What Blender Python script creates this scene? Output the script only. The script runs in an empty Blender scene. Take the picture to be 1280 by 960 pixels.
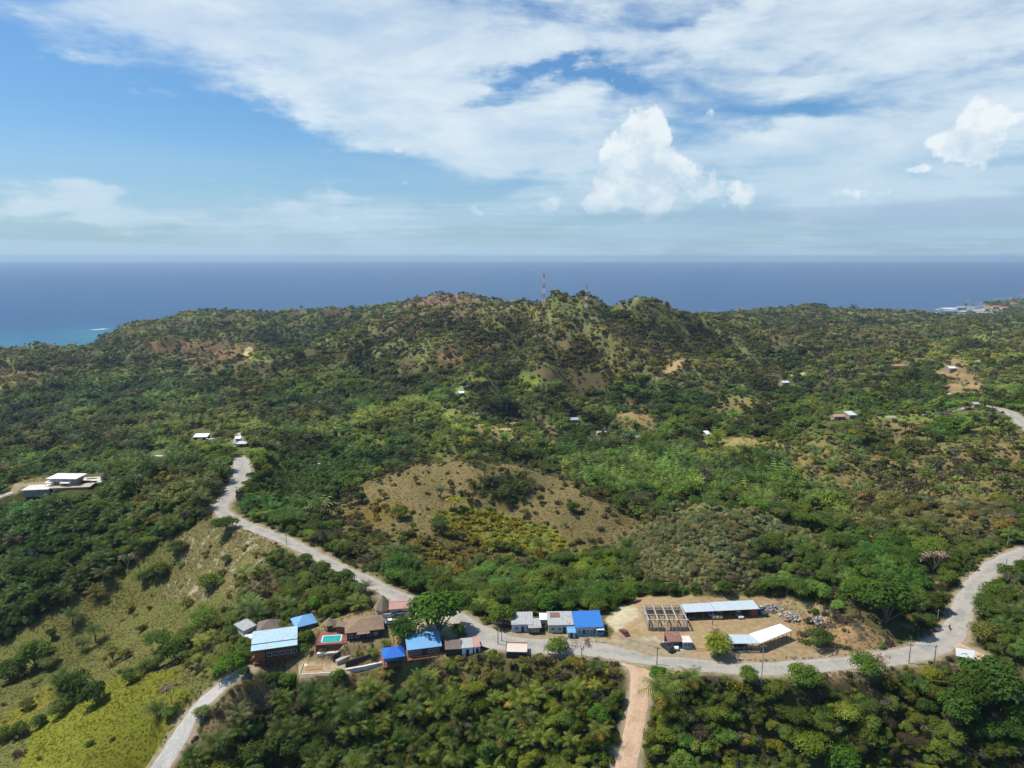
import bpy, bmesh, math, random
import numpy as np
from mathutils import Vector, Matrix
R = math.radians
rng = np.random.default_rng(11)
random.seed(5)
scene = bpy.context.scene
COL = scene.collection

# ------------------------------------------------------------------ camera
TH = R(10.2); CAMZ = 120.0; F = 887.0
cam_d = bpy.data.cameras.new('camera'); cam = bpy.data.objects.new('camera', cam_d); COL.objects.link(cam)
cam.location = (0, 0, CAMZ); cam.rotation_euler = (R(90)-TH, 0, 0)
cam_d.sensor_width = 36; cam_d.lens = 36*F/1280; cam_d.clip_start = 1; cam_d.clip_end = 120000
scene.camera = cam
CT, ST = math.cos(TH), math.sin(TH)

def ray(u, v):
    xc = (u-640)/F; yc = (480-v)/F
    dy = CT+yc*ST; dz = -ST+yc*CT
    return xc/dy, dz/dy
def pt(u, v, z):
    a, s = ray(u, v); Y = (z-CAMZ)/s
    return a*Y, Y, z
def proj(x, y, z):
    h = z-CAMZ
    zc = y*CT-h*ST; yc = y*ST+h*CT
    zc = np.maximum(zc, 1e-3)
    return 640+F*x/zc, 480-F*yc/zc

# ------------------------------------------------------------------ noise
def _h(ix, iy, seed):
    n = (ix.astype(np.int64)*374761393 + iy.astype(np.int64)*668265263 + seed*1442695041) & 0xffffffff
    n = ((n ^ (n >> 13))*1274126177) & 0xffffffff
    n = (n ^ (n >> 16)) & 0xffffffff
    return n/4294967295.0
def vnoise(x, y, seed=0):
    ix = np.floor(x); iy = np.floor(y); fx = x-ix; fy = y-iy
    fx = fx*fx*fx*(fx*(fx*6-15)+10); fy = fy*fy*fy*(fy*(fy*6-15)+10)
    a = _h(ix, iy, seed); b = _h(ix+1, iy, seed); c = _h(ix, iy+1, seed); d = _h(ix+1, iy+1, seed)
    return (a*(1-fx)+b*fx)*(1-fy)+(c*(1-fx)+d*fx)*fy
def fbm(x, y, seed=0, oct=4):
    s = 0; am = 1; t = 0
    for i in range(oct):
        s = s+am*(vnoise(x, y, seed+i*17)*2-1); t += am; am *= .5
        x, y = x*2.03+.37*y*.1, y*2.03-.21*x*.05
    return s/t
def sstep(a, b, x):
    t = np.clip((x-a)/(b-a), 0, 1); return t*t*(3-2*t)

# ------------------------------------------------------------------ roads: (u, v, z) nodes + width
ROADS = {
 'main': [(300,572,-1,9),(303,583,0,11),(300,597,0,9),(288,616,0,8),(276,636,-1,7.5),(300,653,-1,6.5),(335,666,0,6.5),(370,681,0,6),(400,697,0,6),(435,714,0,6),
          (470,731,0,6.5),(497,745,0,7),(540,758,0,7),(572,772,0,8),(590,786,0,10),(615,798,0,11),(650,805,0,10),(700,808,0,9),(750,812,0,9),(800,820,0,8.5),(850,828,0,8),
          (900,833,0,7.5),(950,836,0,7.2),(1000,833,0,7),(1060,828,0,7),(1120,821,0,8),(1160,811,0,8.5),(1186,796,0,8.5),(1199,775,1,7.5),(1207,752,2,7),(1222,727,3,7),
          (1247,705,4,7),(1280,690,5,7),(1340,672,6,7)],
 'concrete': [(170,1000,-24,5.5),(198,962,-20.5,5.5),(219,930,-17.5,5.5),(243,892,-13.5,5.2),(266,867,-10,5),(288,849,-7.5,4.6),(306,838,-6,4.5)],
 'track': [(799,822,-.12,17),(801,830,-.4,12),(802,838,-1.1,7.5),(802,855,-3,5.6),(798,880,-6,5.4),(793,905,-9,5.4),(787,935,-12.5,5.6),(781,970,-16.5,6),(776,1010,-20,6)],
 'right': [(1105,521,-8,4),(1140,520,-8,4),(1190,514,-6,4.5),(1222,508,-4,6),(1250,511,-3,10),(1268,519,-3,9),(1282,532,-3,9),(1330,570,-3,9)],
 'drive': [(-40,634,-8,5),(0,620,-5,5),(30,611,-2,5),(60,604,0,6)],
 'spur': [(1195,806,-.1,5),(1228,822,-.4,4.5),(1262,848,-1.6,4.5),(1310,880,-3,4)],
 'upper': [(985,470,-17,6),(1010,466,-15,6),(1060,461,-15,5),(1110,457,-17,5),(1165,459,-15,6),(1195,452,-13,8),(1235,451,-14,7),(1300,449,-15,7)],
 'lane': [(289,560,-22,5),(297,549,-22,5),(302,541,-24,5)],
}
def resample(P, step):
    P = np.array(P, float); out = []
    for i in range(len(P)-1):
        p0 = P[max(i-1, 0)]; p1 = P[i]; p2 = P[i+1]; p3 = P[min(i+2, len(P)-1)]
        n = max(2, int(np.linalg.norm((p2-p1)[:2])/step))
        for k in range(n):
            t = k/n
            out.append(.5*((2*p1)+(-p0+p2)*t+(2*p0-5*p1+4*p2-p3)*t*t+(-p0+3*p1-3*p2+p3)*t**3))
    out.append(P[-1]); return np.array(out)
ROADW = {}
for k, nodes in ROADS.items():
    nodes = [(a, b, c, d*(.9 if k == 'main' else 1)) for a, b, c, d in nodes]
    ROADW[k] = resample([(*pt(u, v, z), w) for u, v, z, w in nodes], 2.0)

# ------------------------------------------------------------------ terrain controls (pixel u, v, height z)
CT_PTS = [
 # foreground below the ridge road
 (640,960,-20),(480,960,-22),(320,960,-26),(960,960,-18),(1130,960,-18),(1280,960,-16),(640,890,-11),(292,882,-11.5),(275,925,-16.5),(500,890,-14),(360,890,-16),(900,890,-8),(1050,890,-7),(1200,880,-4),(1280,880,-4),
 (560,840,-4),(650,830,-1.5),(450,845,-7),(720,840,-2.5),(900,850,-2.5),(1000,850,-2),(640,1100,-45),(200,1100,-50),(1100,1100,-40),(-100,1000,-38),(1380,960,-16),
 # compound
 (340,790,-3),(345,835,-8),(320,815,-6),(410,800,-1.5),(460,795,-1.2),(400,835,-5.5),(440,820,-4),(500,820,-3),(530,805,-1.5),(430,770,-2),(480,760,-.6),(400,760,-4),(350,760,-9),(560,805,-.5),
 # left field and left forest hill
 (140,960,-22),(60,960,-27),(0,960,-32),(160,900,-21),(60,900,-30),(0,880,-37),(230,850,-15),(150,840,-26),(80,850,-32),(260,800,-13),(180,790,-29),(100,800,-38),(0,820,-44),
 (290,740,-9),(230,740,-20),(160,750,-29),(90,760,-31),(0,770,-34),(250,680,-9),(200,700,-17),(140,722,-24),(320,710,-5),(380,730,-4),(440,750,-2),
 (220,640,-4),(160,660,-11),(90,690,-18),(0,720,-24),(240,600,1),(180,610,-1),(120,630,-4),(60,650,-9),(0,670,-14),(190,583,2),(120,598,1),(70,612,0),(20,612,-2),(-60,640,-8),(-120,700,-22),(-120,800,-38),(-120,900,-44),
 (240,583,1),(310,620,-6),(330,600,-12),(340,640,-7),
 # valley behind left
 (260,556,-26),(230,550,-28),(150,560,-55),(60,570,-60),(0,575,-60),(-100,580,-60),(200,520,-50),(100,520,-58),(0,520,-60),(100,480,-62),(20,472,-56),(0,455,-62),(60,446,-72),(-120,470,-60),(130,455,-75),(20,443,-80),(60,438,-84),(-100,440,-80),
 (350,545,-40),(400,600,-26),(395,575,-32),(370,620,-16),(300,520,-45),(300,480,-48),(200,470,-58),(310,441,-40),(200,424,-46),(250,432,-42),(150,436,-62),(300,412,-24),(240,400,-40),(160,408,-60),
 (138,431,-107),(155,416,-72),(200,405,-52),(290,392,-26),(350,398,-24),(400,390,-8),(460,393,-10),(520,382,10),(560,370,32),(620,378,26),(112,440,-111),(95,428,-118),(106,420,-118),(80,436,-117),
 # mid
 (400,520,-42),(450,500,-44),(400,460,-36),(400,425,-20),(480,470,-32),(500,420,-2),(560,400,16),(560,440,-2),(600,455,-20),(560,485,-34),(530,508,-22),(480,530,-26),(560,545,-14),(450,560,-26),
 (430,600,-20),(470,600,-10),(530,577,-4),(590,577,-2),(650,585,-4),(700,602,-8),(760,632,-13),(790,655,-18),(550,612,-7),(640,615,-7),(640,660,-16),(460,640,-13),(540,650,-11),(720,680,-19),(780,690,-16),
 (600,700,-20),(520,700,-14),(450,680,-4),(650,740,-9),(600,745,-10),(560,730,-7),(740,740,-8),(690,775,-1),(820,745,-1),(740,770,-1),
 (680,520,-32),(700,560,-38),(640,545,-24),(760,545,-45),(750,590,-33),(840,600,-32),(820,560,-40),(860,547,-42),
 # right hill behind the yard
 (820,650,-3),(850,690,6),(880,660,13),(920,680,12),(990,668,5),(900,742,1),(900,720,6),(800,735,-6),(790,690,-9),(980,722,2),(850,725,1),(1010,700,2),(1060,720,6),(1130,700,6),(1080,740,6),(1000,750,3),(1120,740,4),(1080,775,3.5),(1040,765,2.2),(1140,780,1.5),
 (1040,640,-10),(1130,640,-6),(1200,660,1),(1200,700,2),(1260,650,2),(1270,760,5),(1270,800,4),(1250,730,4),(1050,600,-18),(1200,600,-8),(1280,600,-4),(1150,560,-12),(1050,555,-14),(950,600,-30),(1380,760,8),(1380,600,-4),
 (920,550,-32),(960,520,-34),(900,500,-30),(1100,540,-12),(1040,520,-14),(1280,500,-4),(1200,500,-12),(980,482,-20),(1050,485,-18),(1190,475,-14),(1120,480,-20),(1280,450,-15),(950,445,-14),(1050,430,-24),(1200,425,-28),(1100,404,-46),
 (900,396,-44),(1000,386,-34),(1080,391,-42),(1150,394,-56),(1280,402,-66),(1210,402,-80),(1225,392,-109),(1265,386,-104),(1280,383,-100),(1190,389,-113),(1170,388,-114),(1205,387,-113),(1380,380,-95),(1380,450,-15),
 # yard
 (830,770,0),(900,770,.6),(960,765,.8),(1000,790,1),(930,800,.6),(850,805,.6),(880,790,.5),(940,822,.3),(1000,812,1.2),(780,790,0),(1040,812,.4),
 # main hill
 (640,384,44),(850,396,28),(700,402,33),(780,404,30),(700,430,10),(780,432,12),(850,428,-3),(640,420,6),(880,450,-12),(900,408,-12),(700,465,-12),(770,465,-12),(840,465,-12),(700,500,-36),(780,500,-36),(850,500,-32),(620,490,-30),
]
# hidden ground beyond the crests: (a = x/y, y, z)
HID = [(-.9,1700,-114),(-.75,1760,-114),(-.6,1820,-113),(-.62,1330,-78),(-.9,1250,-80),(-.58,2600,-125),(-.4,2800,-125),(-.25,2700,-120),(-.1,2500,-110),(0,1700,0),(.1,1700,-10),(.2,1600,-25),(.15,2500,-90),(0,3000,-122),(.25,3500,-122),
       (.4,3400,-120),(.55,3300,-116),(-.8,3000,-130),(.8,5200,-112),(0,5500,-135),(-.5,5500,-135),(.4,5500,-135),(.9,3000,-70),
       (-.55,480,-35),(-.7,500,-45),(-.65,640,-62),(-.02,520,-36),(-.1,560,-34),(.26,420,-24)]
# crests that stand in front of a hidden hollow: (u, v, z, drop behind, distance behind as a fraction)
CREST = [(170,431,-50,22,.12),(220,425,-44,24,.12),(270,427,-42,24,.12),(318,436,-46,18,.12),(20,444,-66,14,.1),(70,440,-84,8,.08),(20,460,-56,10,.1),(70,470,-60,10,.1),
 (440,532,-26,14,.12),(485,514,-20,18,.12),(530,503,-14,20,.13),(572,516,-16,16,.12),(600,535,-16,12,.1),
 (600,462,-2,14,.1),(640,440,0,14,.1),(560,425,4,12,.1),(470,412,-6,14,.1),(400,432,-18,14,.1),(340,455,-34,10,.1),
 (640,380,46,28,.14),(677,375.5,58,34,.14),(735,383.5,51,34,.14),(790,380,50,34,.14),(830,391,37,30,.14),(868,402,8,24,.12),
 (560,370,28,40,.2),(600,375,26,30,.2),(520,379,10,30,.2),(460,393,-10,30,.2),(400,389,-7,30,.2),(290,390,-24,36,.2),(200,406,-52,36,.2),(160,415,-72,30,.16),(345,399,-24,30,.2),(240,397,-38,34,.2),
 (1000,386,-34,40,.15),(1080,391,-42,40,.15),(900,396,-44,40,.15),(1150,394,-56,36,.12),
 (530,577,-1,15,.09),(590,574,3,18,.09),(650,582,1,15,.09),(710,603,-7,12,.09),(765,633,-12,9,.08),(470,603,-10,9,.08),
 (820,645,0,11,.08),(880,629,11,18,.09),(940,636,9,16,.09),(1005,655,3,10,.08),
 (880,553,-33,8,.07),(925,548,-29,10,.07),(968,553,-33,8,.07),(790,516,-26,9,.06),(745,500,-30,8,.06),(690,450,2,12,.06),(840,450,-4,10,.06),
 (1190,455,-13,14,.1),(1120,458,-17,12,.1),(1050,462,-15,10,.1),(1240,452,-13,12,.1),(980,425,-18,14,.1),(1060,420,-22,14,.1),(1040,548,-10,9,.07),(1110,525,-8,8,.07),(1180,518,-6,10,.08),(1130,634,-2,9,.08),(1210,640,2,8,.08),(960,470,-20,10,.08)]
for u_, v_, z_, dr, dd in CREST:
    CT_PTS.append((u_, v_, z_)); a_, s_ = ray(u_, v_); y_ = (z_-CAMZ)/s_*(1+dd); HID.append((a_, y_, z_-dr))
cp = [pt(*p) for p in CT_PTS]
for k in ROADW:
    cp += [tuple(q[:3]) for q in ROADW[k][::6]]
cp += [(a*y, y, z) for a, y, z in HID]
cp = np.array(cp)
def feat(x, y):
    y = np.maximum(y, 120.0)
    a = np.clip(x/y, -1.0, 1.0)
    return np.stack([a*1.7, np.log(y)], -1)
FE = feat(cp[:, 0], cp[:, 1])
def kern(d2):
    return np.where(d2 > 1e-12, .5*d2*np.log(np.maximum(d2, 1e-12)), 0)
n = len(cp)
K = kern(((FE[:, None]-FE[None])**2).sum(-1))+np.eye(n)*2e-4
Pm = np.concatenate([np.ones((n, 1)), FE], 1)
A = np.zeros((n+3, n+3)); A[:n, :n] = K; A[:n, n:] = Pm; A[n:, :n] = Pm.T
SOL = np.linalg.solve(A, np.concatenate([cp[:, 2], np.zeros(3)]))
def base_z(x, y):
    f = feat(x, y).reshape(-1, 2); out = np.empty(len(f))
    for i in range(0, len(f), 40000):
        g = f[i:i+40000]
        d2 = ((g[:, None]-FE[None])**2).sum(-1)
        out[i:i+40000] = kern(d2)@SOL[:n]+SOL[n]+g@SOL[n+1:]
    return out.reshape(x.shape)

# grid in (a, ln y): even detail on screen, wide skirts at the sides
NA, NB = 760, 760
ga = np.concatenate([np.linspace(-4, -1.0, 30)[:-1], np.linspace(-1.0, 1.0, NA), np.linspace(1.0, 4, 30)[1:]])
gb = np.concatenate([np.linspace(math.log(15), math.log(120), 40)[:-1], np.linspace(math.log(120), math.log(6000), NB)])
GA, GB = np.meshgrid(ga, gb)            # [b, a]
GY = np.exp(GB); GX = GA*GY
# RBF on a coarser grid, then bilinear refine
ca = np.linspace(-1, 1, 190); cb = np.linspace(math.log(120), math.log(6000), 240)
CA, CB = np.meshgrid(ca, cb); CZ = base_z(CA*np.exp(CB), np.exp(CB))
def bil(GZ, a, b, a0, a1, b0, b1):
    na = GZ.shape[1]; nb = GZ.shape[0]
    fa = np.clip((a-a0)/(a1-a0)*(na-1), 0, na-1.001); fb = np.clip((b-b0)/(b1-b0)*(nb-1), 0, nb-1.001)
    ia = fa.astype(int); ib = fb.astype(int); ta = fa-ia; tb = fb-ib
    return (GZ[ib, ia]*(1-ta)+GZ[ib, ia+1]*ta)*(1-tb)+(GZ[ib+1, ia]*(1-ta)+GZ[ib+1, ia+1]*ta)*tb
GZ = bil(CZ, GA, GB, -1, 1, math.log(120), math.log(6000))
# natural relief
far = sstep(420, 1100, GY); mid = sstep(215, 420, GY)
rid = 1-np.abs(fbm(GX/190, GY/190, 3, 4))*2
gul = 1-np.abs(fbm(GX/75+fbm(GX/160, GY/160, 8, 2)*.8, GY/210, 13, 4))*2
rid2 = 1-np.abs(fbm(GX/70+5, GY/70, 9, 4))*2
GZ = GZ+far*((rid-.55)*13+(gul-.6)*19*sstep(520, 800, GY))*(1-.5*sstep(1300, 2600, GY))+mid*(rid2-.6)*4.5+(.15+.85*mid)*fbm(GX/16, GY/16, 21, 3)*.7
GZ = np.where(GA < -.35, np.minimum(GZ, -111-(GY-1760)*.0+0*GZ) if False else GZ, GZ)

# flatten under roads and level pads
def seg_dist(px, py, P):
    best = np.full(px.shape, 1e9); bz = np.zeros(px.shape); bw = np.zeros(px.shape)
    for i in range(len(P)-1):
        ax, ay, az, aw = P[i]; bx, by, bzz, bww = P[i+1]
        dx, dy = bx-ax, by-ay; L = dx*dx+dy*dy+1e-9
        t = np.clip(((px-ax)*dx+(py-ay)*dy)/L, 0, 1)
        d = np.hypot(px-ax-t*dx, py-ay-t*dy)
        m = d < best
        best = np.where(m, d, best); bz = np.where(m, az+t*(bzz-az), bz); bw = np.where(m, aw+t*(bww-aw), bw)
    return best, bz, bw
def near_mask(P, pad):
    lo = P[:, :2].min(0)-pad; hi = P[:, :2].max(0)+pad
    return (GX > lo[0]) & (GX < hi[0]) & (GY > lo[1]) & (GY < hi[1])
ROAD_D = np.full(GX.shape, 1e3)
for k, P in sorted(ROADW.items(), key=lambda t: t[0] == 'main'):
    m = near_mask(P, 40)
    d, z, w = seg_dist(GX[m], GY[m], P[::2] if len(P) > 60 else P)
    t = 1-sstep(0, 1, (d-w*.5-1.2)/7.0)
    g = GZ[m]; GZ[m] = g*(1-t)+(z-.12)*t
    if k == 'main':     # the dirt track keeps its own bed right up to the asphalt edge
        d2, z2, w2 = seg_dist(GX[m], GY[m], ROADW['track']); t2 = (1-sstep(0, 1, (d2-w2*.5-1.0)/4))*sstep(0, 1.2, d-w*.5-.4); GZ[m] = GZ[m]*(1-t2)+(z2-.14)*t2
    rd = ROAD_D[m]; ROAD_D[m] = np.minimum(rd, d-w*.5)
def inpoly(px, py, poly):
    c = np.zeros(px.shape, bool); n = len(poly)
    for i in range(n):
        x1, y1 = poly[i][:2]; x2, y2 = poly[(i+1) % n][:2]
        if y1 == y2: continue
        m = ((y1 > py) != (y2 > py)) & (px < (x2-x1)*(py-y1)/(y2-y1)+x1)
        c ^= m
    return c
def poly_sd(px, py, poly):
    best = np.full(px.shape, 1e9); n = len(poly)
    for i in range(n):
        ax, ay = poly[i][:2]; bx, by = poly[(i+1) % n][:2]
        dx, dy = bx-ax, by-ay; L = dx*dx+dy*dy+1e-9
        t = np.clip(((px-ax)*dx+(py-ay)*dy)/L, 0, 1)
        best = np.minimum(best, np.hypot(px-ax-t*dx, py-ay-t*dy))
    return np.where(inpoly(px, py, poly), -best, best)
def pad(pix, z, blend=5.0):
    W = np.array([pt(u, v, z) for u, v in pix])
    m = near_mask(W, 30)
    sd = poly_sd(GX[m], GY[m], W)
    t = 1-sstep(0, blend, sd)
    GZ[m] = GZ[m]*(1-t)+z*t
pad([(797,757),(960,750),(1005,765),(1040,790),(1010,806),(985,808),(905,818),(868,812),(815,810),(780,800),(770,780)], .5, 6)
pad([(632,772),(760,770),(762,796),(640,796)], 0.05, 3)
pad([(425,785),(490,778),(492,800),(430,806)], -1.0, 2)
pad([(375,833),(432,829),(438,842),(375,845)], -5.6, 2)
pad([(462,757),(520,757),(522,772),(462,772)], -.4, 3)
pad([(505,812),(560,808),(606,806),(606,815),(505,822)], -1.6, 2)
pad([(20,604),(60,596),(122,596),(114,606),(62,608),(30,610)], 0, 3.5)
# how much the land bulges (ridge > 0) or dips (valley < 0), relative to its distance
def blur(Z, r, ax):
    pw = [(0, 0), (0, 0)]; pw[ax] = (r, r+1); C = np.cumsum(np.pad(Z, pw, mode='edge'), axis=ax)
    n = Z.shape[ax]; return (np.take(C, range(2*r+1, 2*r+1+n), ax)-np.take(C, range(0, n), ax))/(2*r+1) if False else (np.take(C, np.arange(n)+2*r, ax)-np.take(np.concatenate([np.zeros_like(np.take(C, [0], ax)), C], ax), np.arange(n), ax))/(2*r+1)
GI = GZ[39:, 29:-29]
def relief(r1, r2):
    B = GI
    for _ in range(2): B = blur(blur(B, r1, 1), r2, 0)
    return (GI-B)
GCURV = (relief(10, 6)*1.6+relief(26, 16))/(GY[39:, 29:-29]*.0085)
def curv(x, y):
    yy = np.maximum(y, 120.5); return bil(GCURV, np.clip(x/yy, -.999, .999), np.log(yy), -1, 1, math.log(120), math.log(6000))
def gz(x, y):
    x = np.asarray(x, float); y = np.asarray(y, float)
    yy = np.maximum(y, 120.5); a = np.clip(x/yy, -.999, .999)
    return bil(GZ[39:, 29:-29], a, np.log(yy), -1, 1, math.log(120), math.log(6000))
def hit(u, v):
    a, s = ray(u, v)
    Y = np.exp(np.linspace(math.log(130), math.log(5900), 6000))
    below = gz(a*Y, Y) > CAMZ+s*Y
    i = int(np.argmax(below)) if below.any() else len(Y)-1
    if i > 0:
        lo, hi = Y[i-1], Y[i]
        for _ in range(12):
            m = (lo+hi)/2
            if gz(a*m, m) > CAMZ+s*m: hi = m
            else: lo = m
        Yh = hi
    else: Yh = Y[0]
    return float(a*Yh), float(Yh), float(gz(a*Yh, Yh))
# ------------------------------------------------------------------ object helpers
def tag(o, label=None, cat=None, group=None, kind=None):
    if label: o['label'] = label
    if cat: o['category'] = cat
    if group: o['group'] = group
    if kind: o['kind'] = kind
    return o
def link(o, parent=None):
    COL.objects.link(o)
    if parent is not None: o.parent = parent
    return o
def empty(name, loc, rz=0, label=None, cat=None, group=None):
    o = bpy.data.objects.new(name, None); o.location = loc; o.rotation_euler = (0, 0, rz); o.empty_display_size = .5
    link(o); return tag(o, label, cat, group)
def mesh_np(name, V, Fq, mat=None, cols=None, smooth=False):
    me = bpy.data.meshes.new(name)
    V = np.asarray(V, np.float32); Fq = np.asarray(Fq, np.int32)
    me.vertices.add(len(V)); me.vertices.foreach_set('co', V.ravel())
    k = Fq.shape[1]
    me.loops.add(Fq.size); me.loops.foreach_set('vertex_index', Fq.ravel())
    me.polygons.add(len(Fq)); me.polygons.foreach_set('loop_start', np.arange(0, Fq.size, k, dtype=np.int32))
    me.update(calc_edges=True)
    if smooth: me.polygons.foreach_set('use_smooth', np.ones(len(Fq), bool))
    if cols is not None:
        for nm, c in cols.items():
            at = me.attributes.new(nm, 'FLOAT_COLOR', 'POINT'); c4 = np.ones((len(V), 4), np.float32); c4[:, :3] = c
            at.data.foreach_set('color', c4.ravel())
    if mat: me.materials.append(mat)
    return me

class MB:
    """collects boxes, prisms, tubes; build() links them as ONE mesh object"""
    def __init__(s): s.v = []; s.f = []; s.mi = []
    def add(s, V, Fs):
        o = len(s.v); s.v += [tuple(p) for p in V]; s.f += [tuple(i+o for i in f) for f in Fs]; return s
    def box(s, x0, x1, y0, y1, z0, z1):
        V = [(x0,y0,z0),(x1,y0,z0),(x1,y1,z0),(x0,y1,z0),(x0,y0,z1),(x1,y0,z1),(x1,y1,z1),(x0,y1,z1)]
        return s.add(V, [(0,3,2,1),(4,5,6,7),(0,1,5,4),(1,2,6,5),(2,3,7,6),(3,0,4,7)])
    def hexa(s, V):
        return s.add(V, [(0,3,2,1),(4,5,6,7),(0,1,5,4),(1,2,6,5),(2,3,7,6),(3,0,4,7)])
    def slab(s, pts, t):
        """quad sheet with thickness t downwards, pts = 4 top corners"""
        lo = [(x, y, z-t) for x, y, z in pts]
        return s.hexa(lo+list(pts))
    def poly(s, pts, t):
        n = len(pts); lo = [(x, y, z-t) for x, y, z in pts]
        Fs = [tuple(range(n, 2*n)), tuple(reversed(range(n)))]+[(i, (i+1) % n, n+(i+1) % n, n+i) for i in range(n)]
        return s.add(lo+list(pts), Fs)
    def tube(s, p0, p1, r0, r1=None, n=6):
        r1 = r0 if r1 is None else r1
        p0 = Vector(p0); p1 = Vector(p1); d = (p1-p0).normalized()
        e = d.orthogonal().normalized(); g = d.cross(e)
        V = []
        for p, r in ((p0, r0), (p1, r1)):
            for i in range(n):
                a = 2*math.pi*i/n; V.append(tuple(p+(e*math.cos(a)+g*math.sin(a))*r))
        Fs = [(i, (i+1) % n, n+(i+1) % n, n+i) for i in range(n)]+[tuple(reversed(range(n))), tuple(range(n, 2*n))]
        return s.add(V, Fs)
    def lathe(s, prof, cx=0, cy=0, n=16):
        V = []; Fs = []
        for r, z in prof:
            for i in range(n):
                a = 2*math.pi*i/n; V.append((cx+r*math.cos(a), cy+r*math.sin(a), z))
        for k in range(len(prof)-1):
            for i in range(n):
                Fs.append((k*n+i, k*n+(i+1) % n, (k+1)*n+(i+1) % n, (k+1)*n+i))
        Fs.append(tuple(range((len(prof)-1)*n, len(prof)*n)))
        return s.add(V, Fs)
    def gable(s, x0, x1, y0, y1, z, h, over=0, t=.12, ridge='x'):
        """two pitched sheets, open ends"""
        x0 -= over; x1 += over; y0 -= over; y1 += over
        if ridge == 'x':
            m = (y0+y1)/2
            s.slab([(x0,y0,z),(x1,y0,z),(x1,m,z+h),(x0,m,z+h)], t); s.slab([(x0,m+.001,z+h),(x1,m+.001,z+h),(x1,y1,z),(x0,y1,z)], t)
        else:
            m = (x0+x1)/2
            s.slab([(x0,y0,z),(m,y0,z+h),(m,y1,z+h),(x0,y1,z)], t); s.slab([(m+.001,y0,z+h),(x1,y0,z),(x1,y1,z),(m+.001,y1,z+h)], t)
        return s
    def hip(s, x0, x1, y0, y1, z, h, over=0, inset=None, t=.15):
        x0 -= over; x1 += over; y0 -= over; y1 += over
        i = min(x1-x0, y1-y0)/2*.98 if inset is None else inset
        if x1-x0 >= y1-y0:
            m = (y0+y1)/2; a = (x0+i, m, z+h); b = (x1-i, m, z+h)
            V = [(x0,y0,z),(x1,y0,z),(x1,y1,z),(x0,y1,z),a,b,(x0,y0,z-t),(x1,y0,z-t),(x1,y1,z-t),(x0,y1,z-t)]
            Fs = [(0,1,5,4),(1,2,5),(2,3,4,5),(3,0,4),(6,7,1,0),(7,8,2,1),(8,9,3,2),(9,6,0,3),(9,8,7,6)]
        else:
            m = (x0+x1)/2; a = (m, y0+i, z+h); b = (m, y1-i, z+h)
            V = [(x0,y0,z),(x1,y0,z),(x1,y1,z),(x0,y1,z),a,b,(x0,y0,z-t),(x1,y0,z-t),(x1,y1,z-t),(x0,y1,z-t)]
            Fs = [(0,1,4),(1,2,5,4),(2,3,5),(3,0,4,5),(6,7,1,0),(7,8,2,1),(8,9,3,2),(9,6,0,3),(9,8,7,6)]
        return s.add(V, Fs)
    def build(s, name, mat, parent=None, smooth=False):
        me = bpy.data.meshes.new(name); me.from_pydata(s.v, [], s.f); me.materials.append(mat); me.update()
        if smooth: me.polygons.foreach_set('use_smooth', np.ones(len(me.polygons), bool))
        return link(bpy.data.objects.new(name, me), parent)

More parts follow.
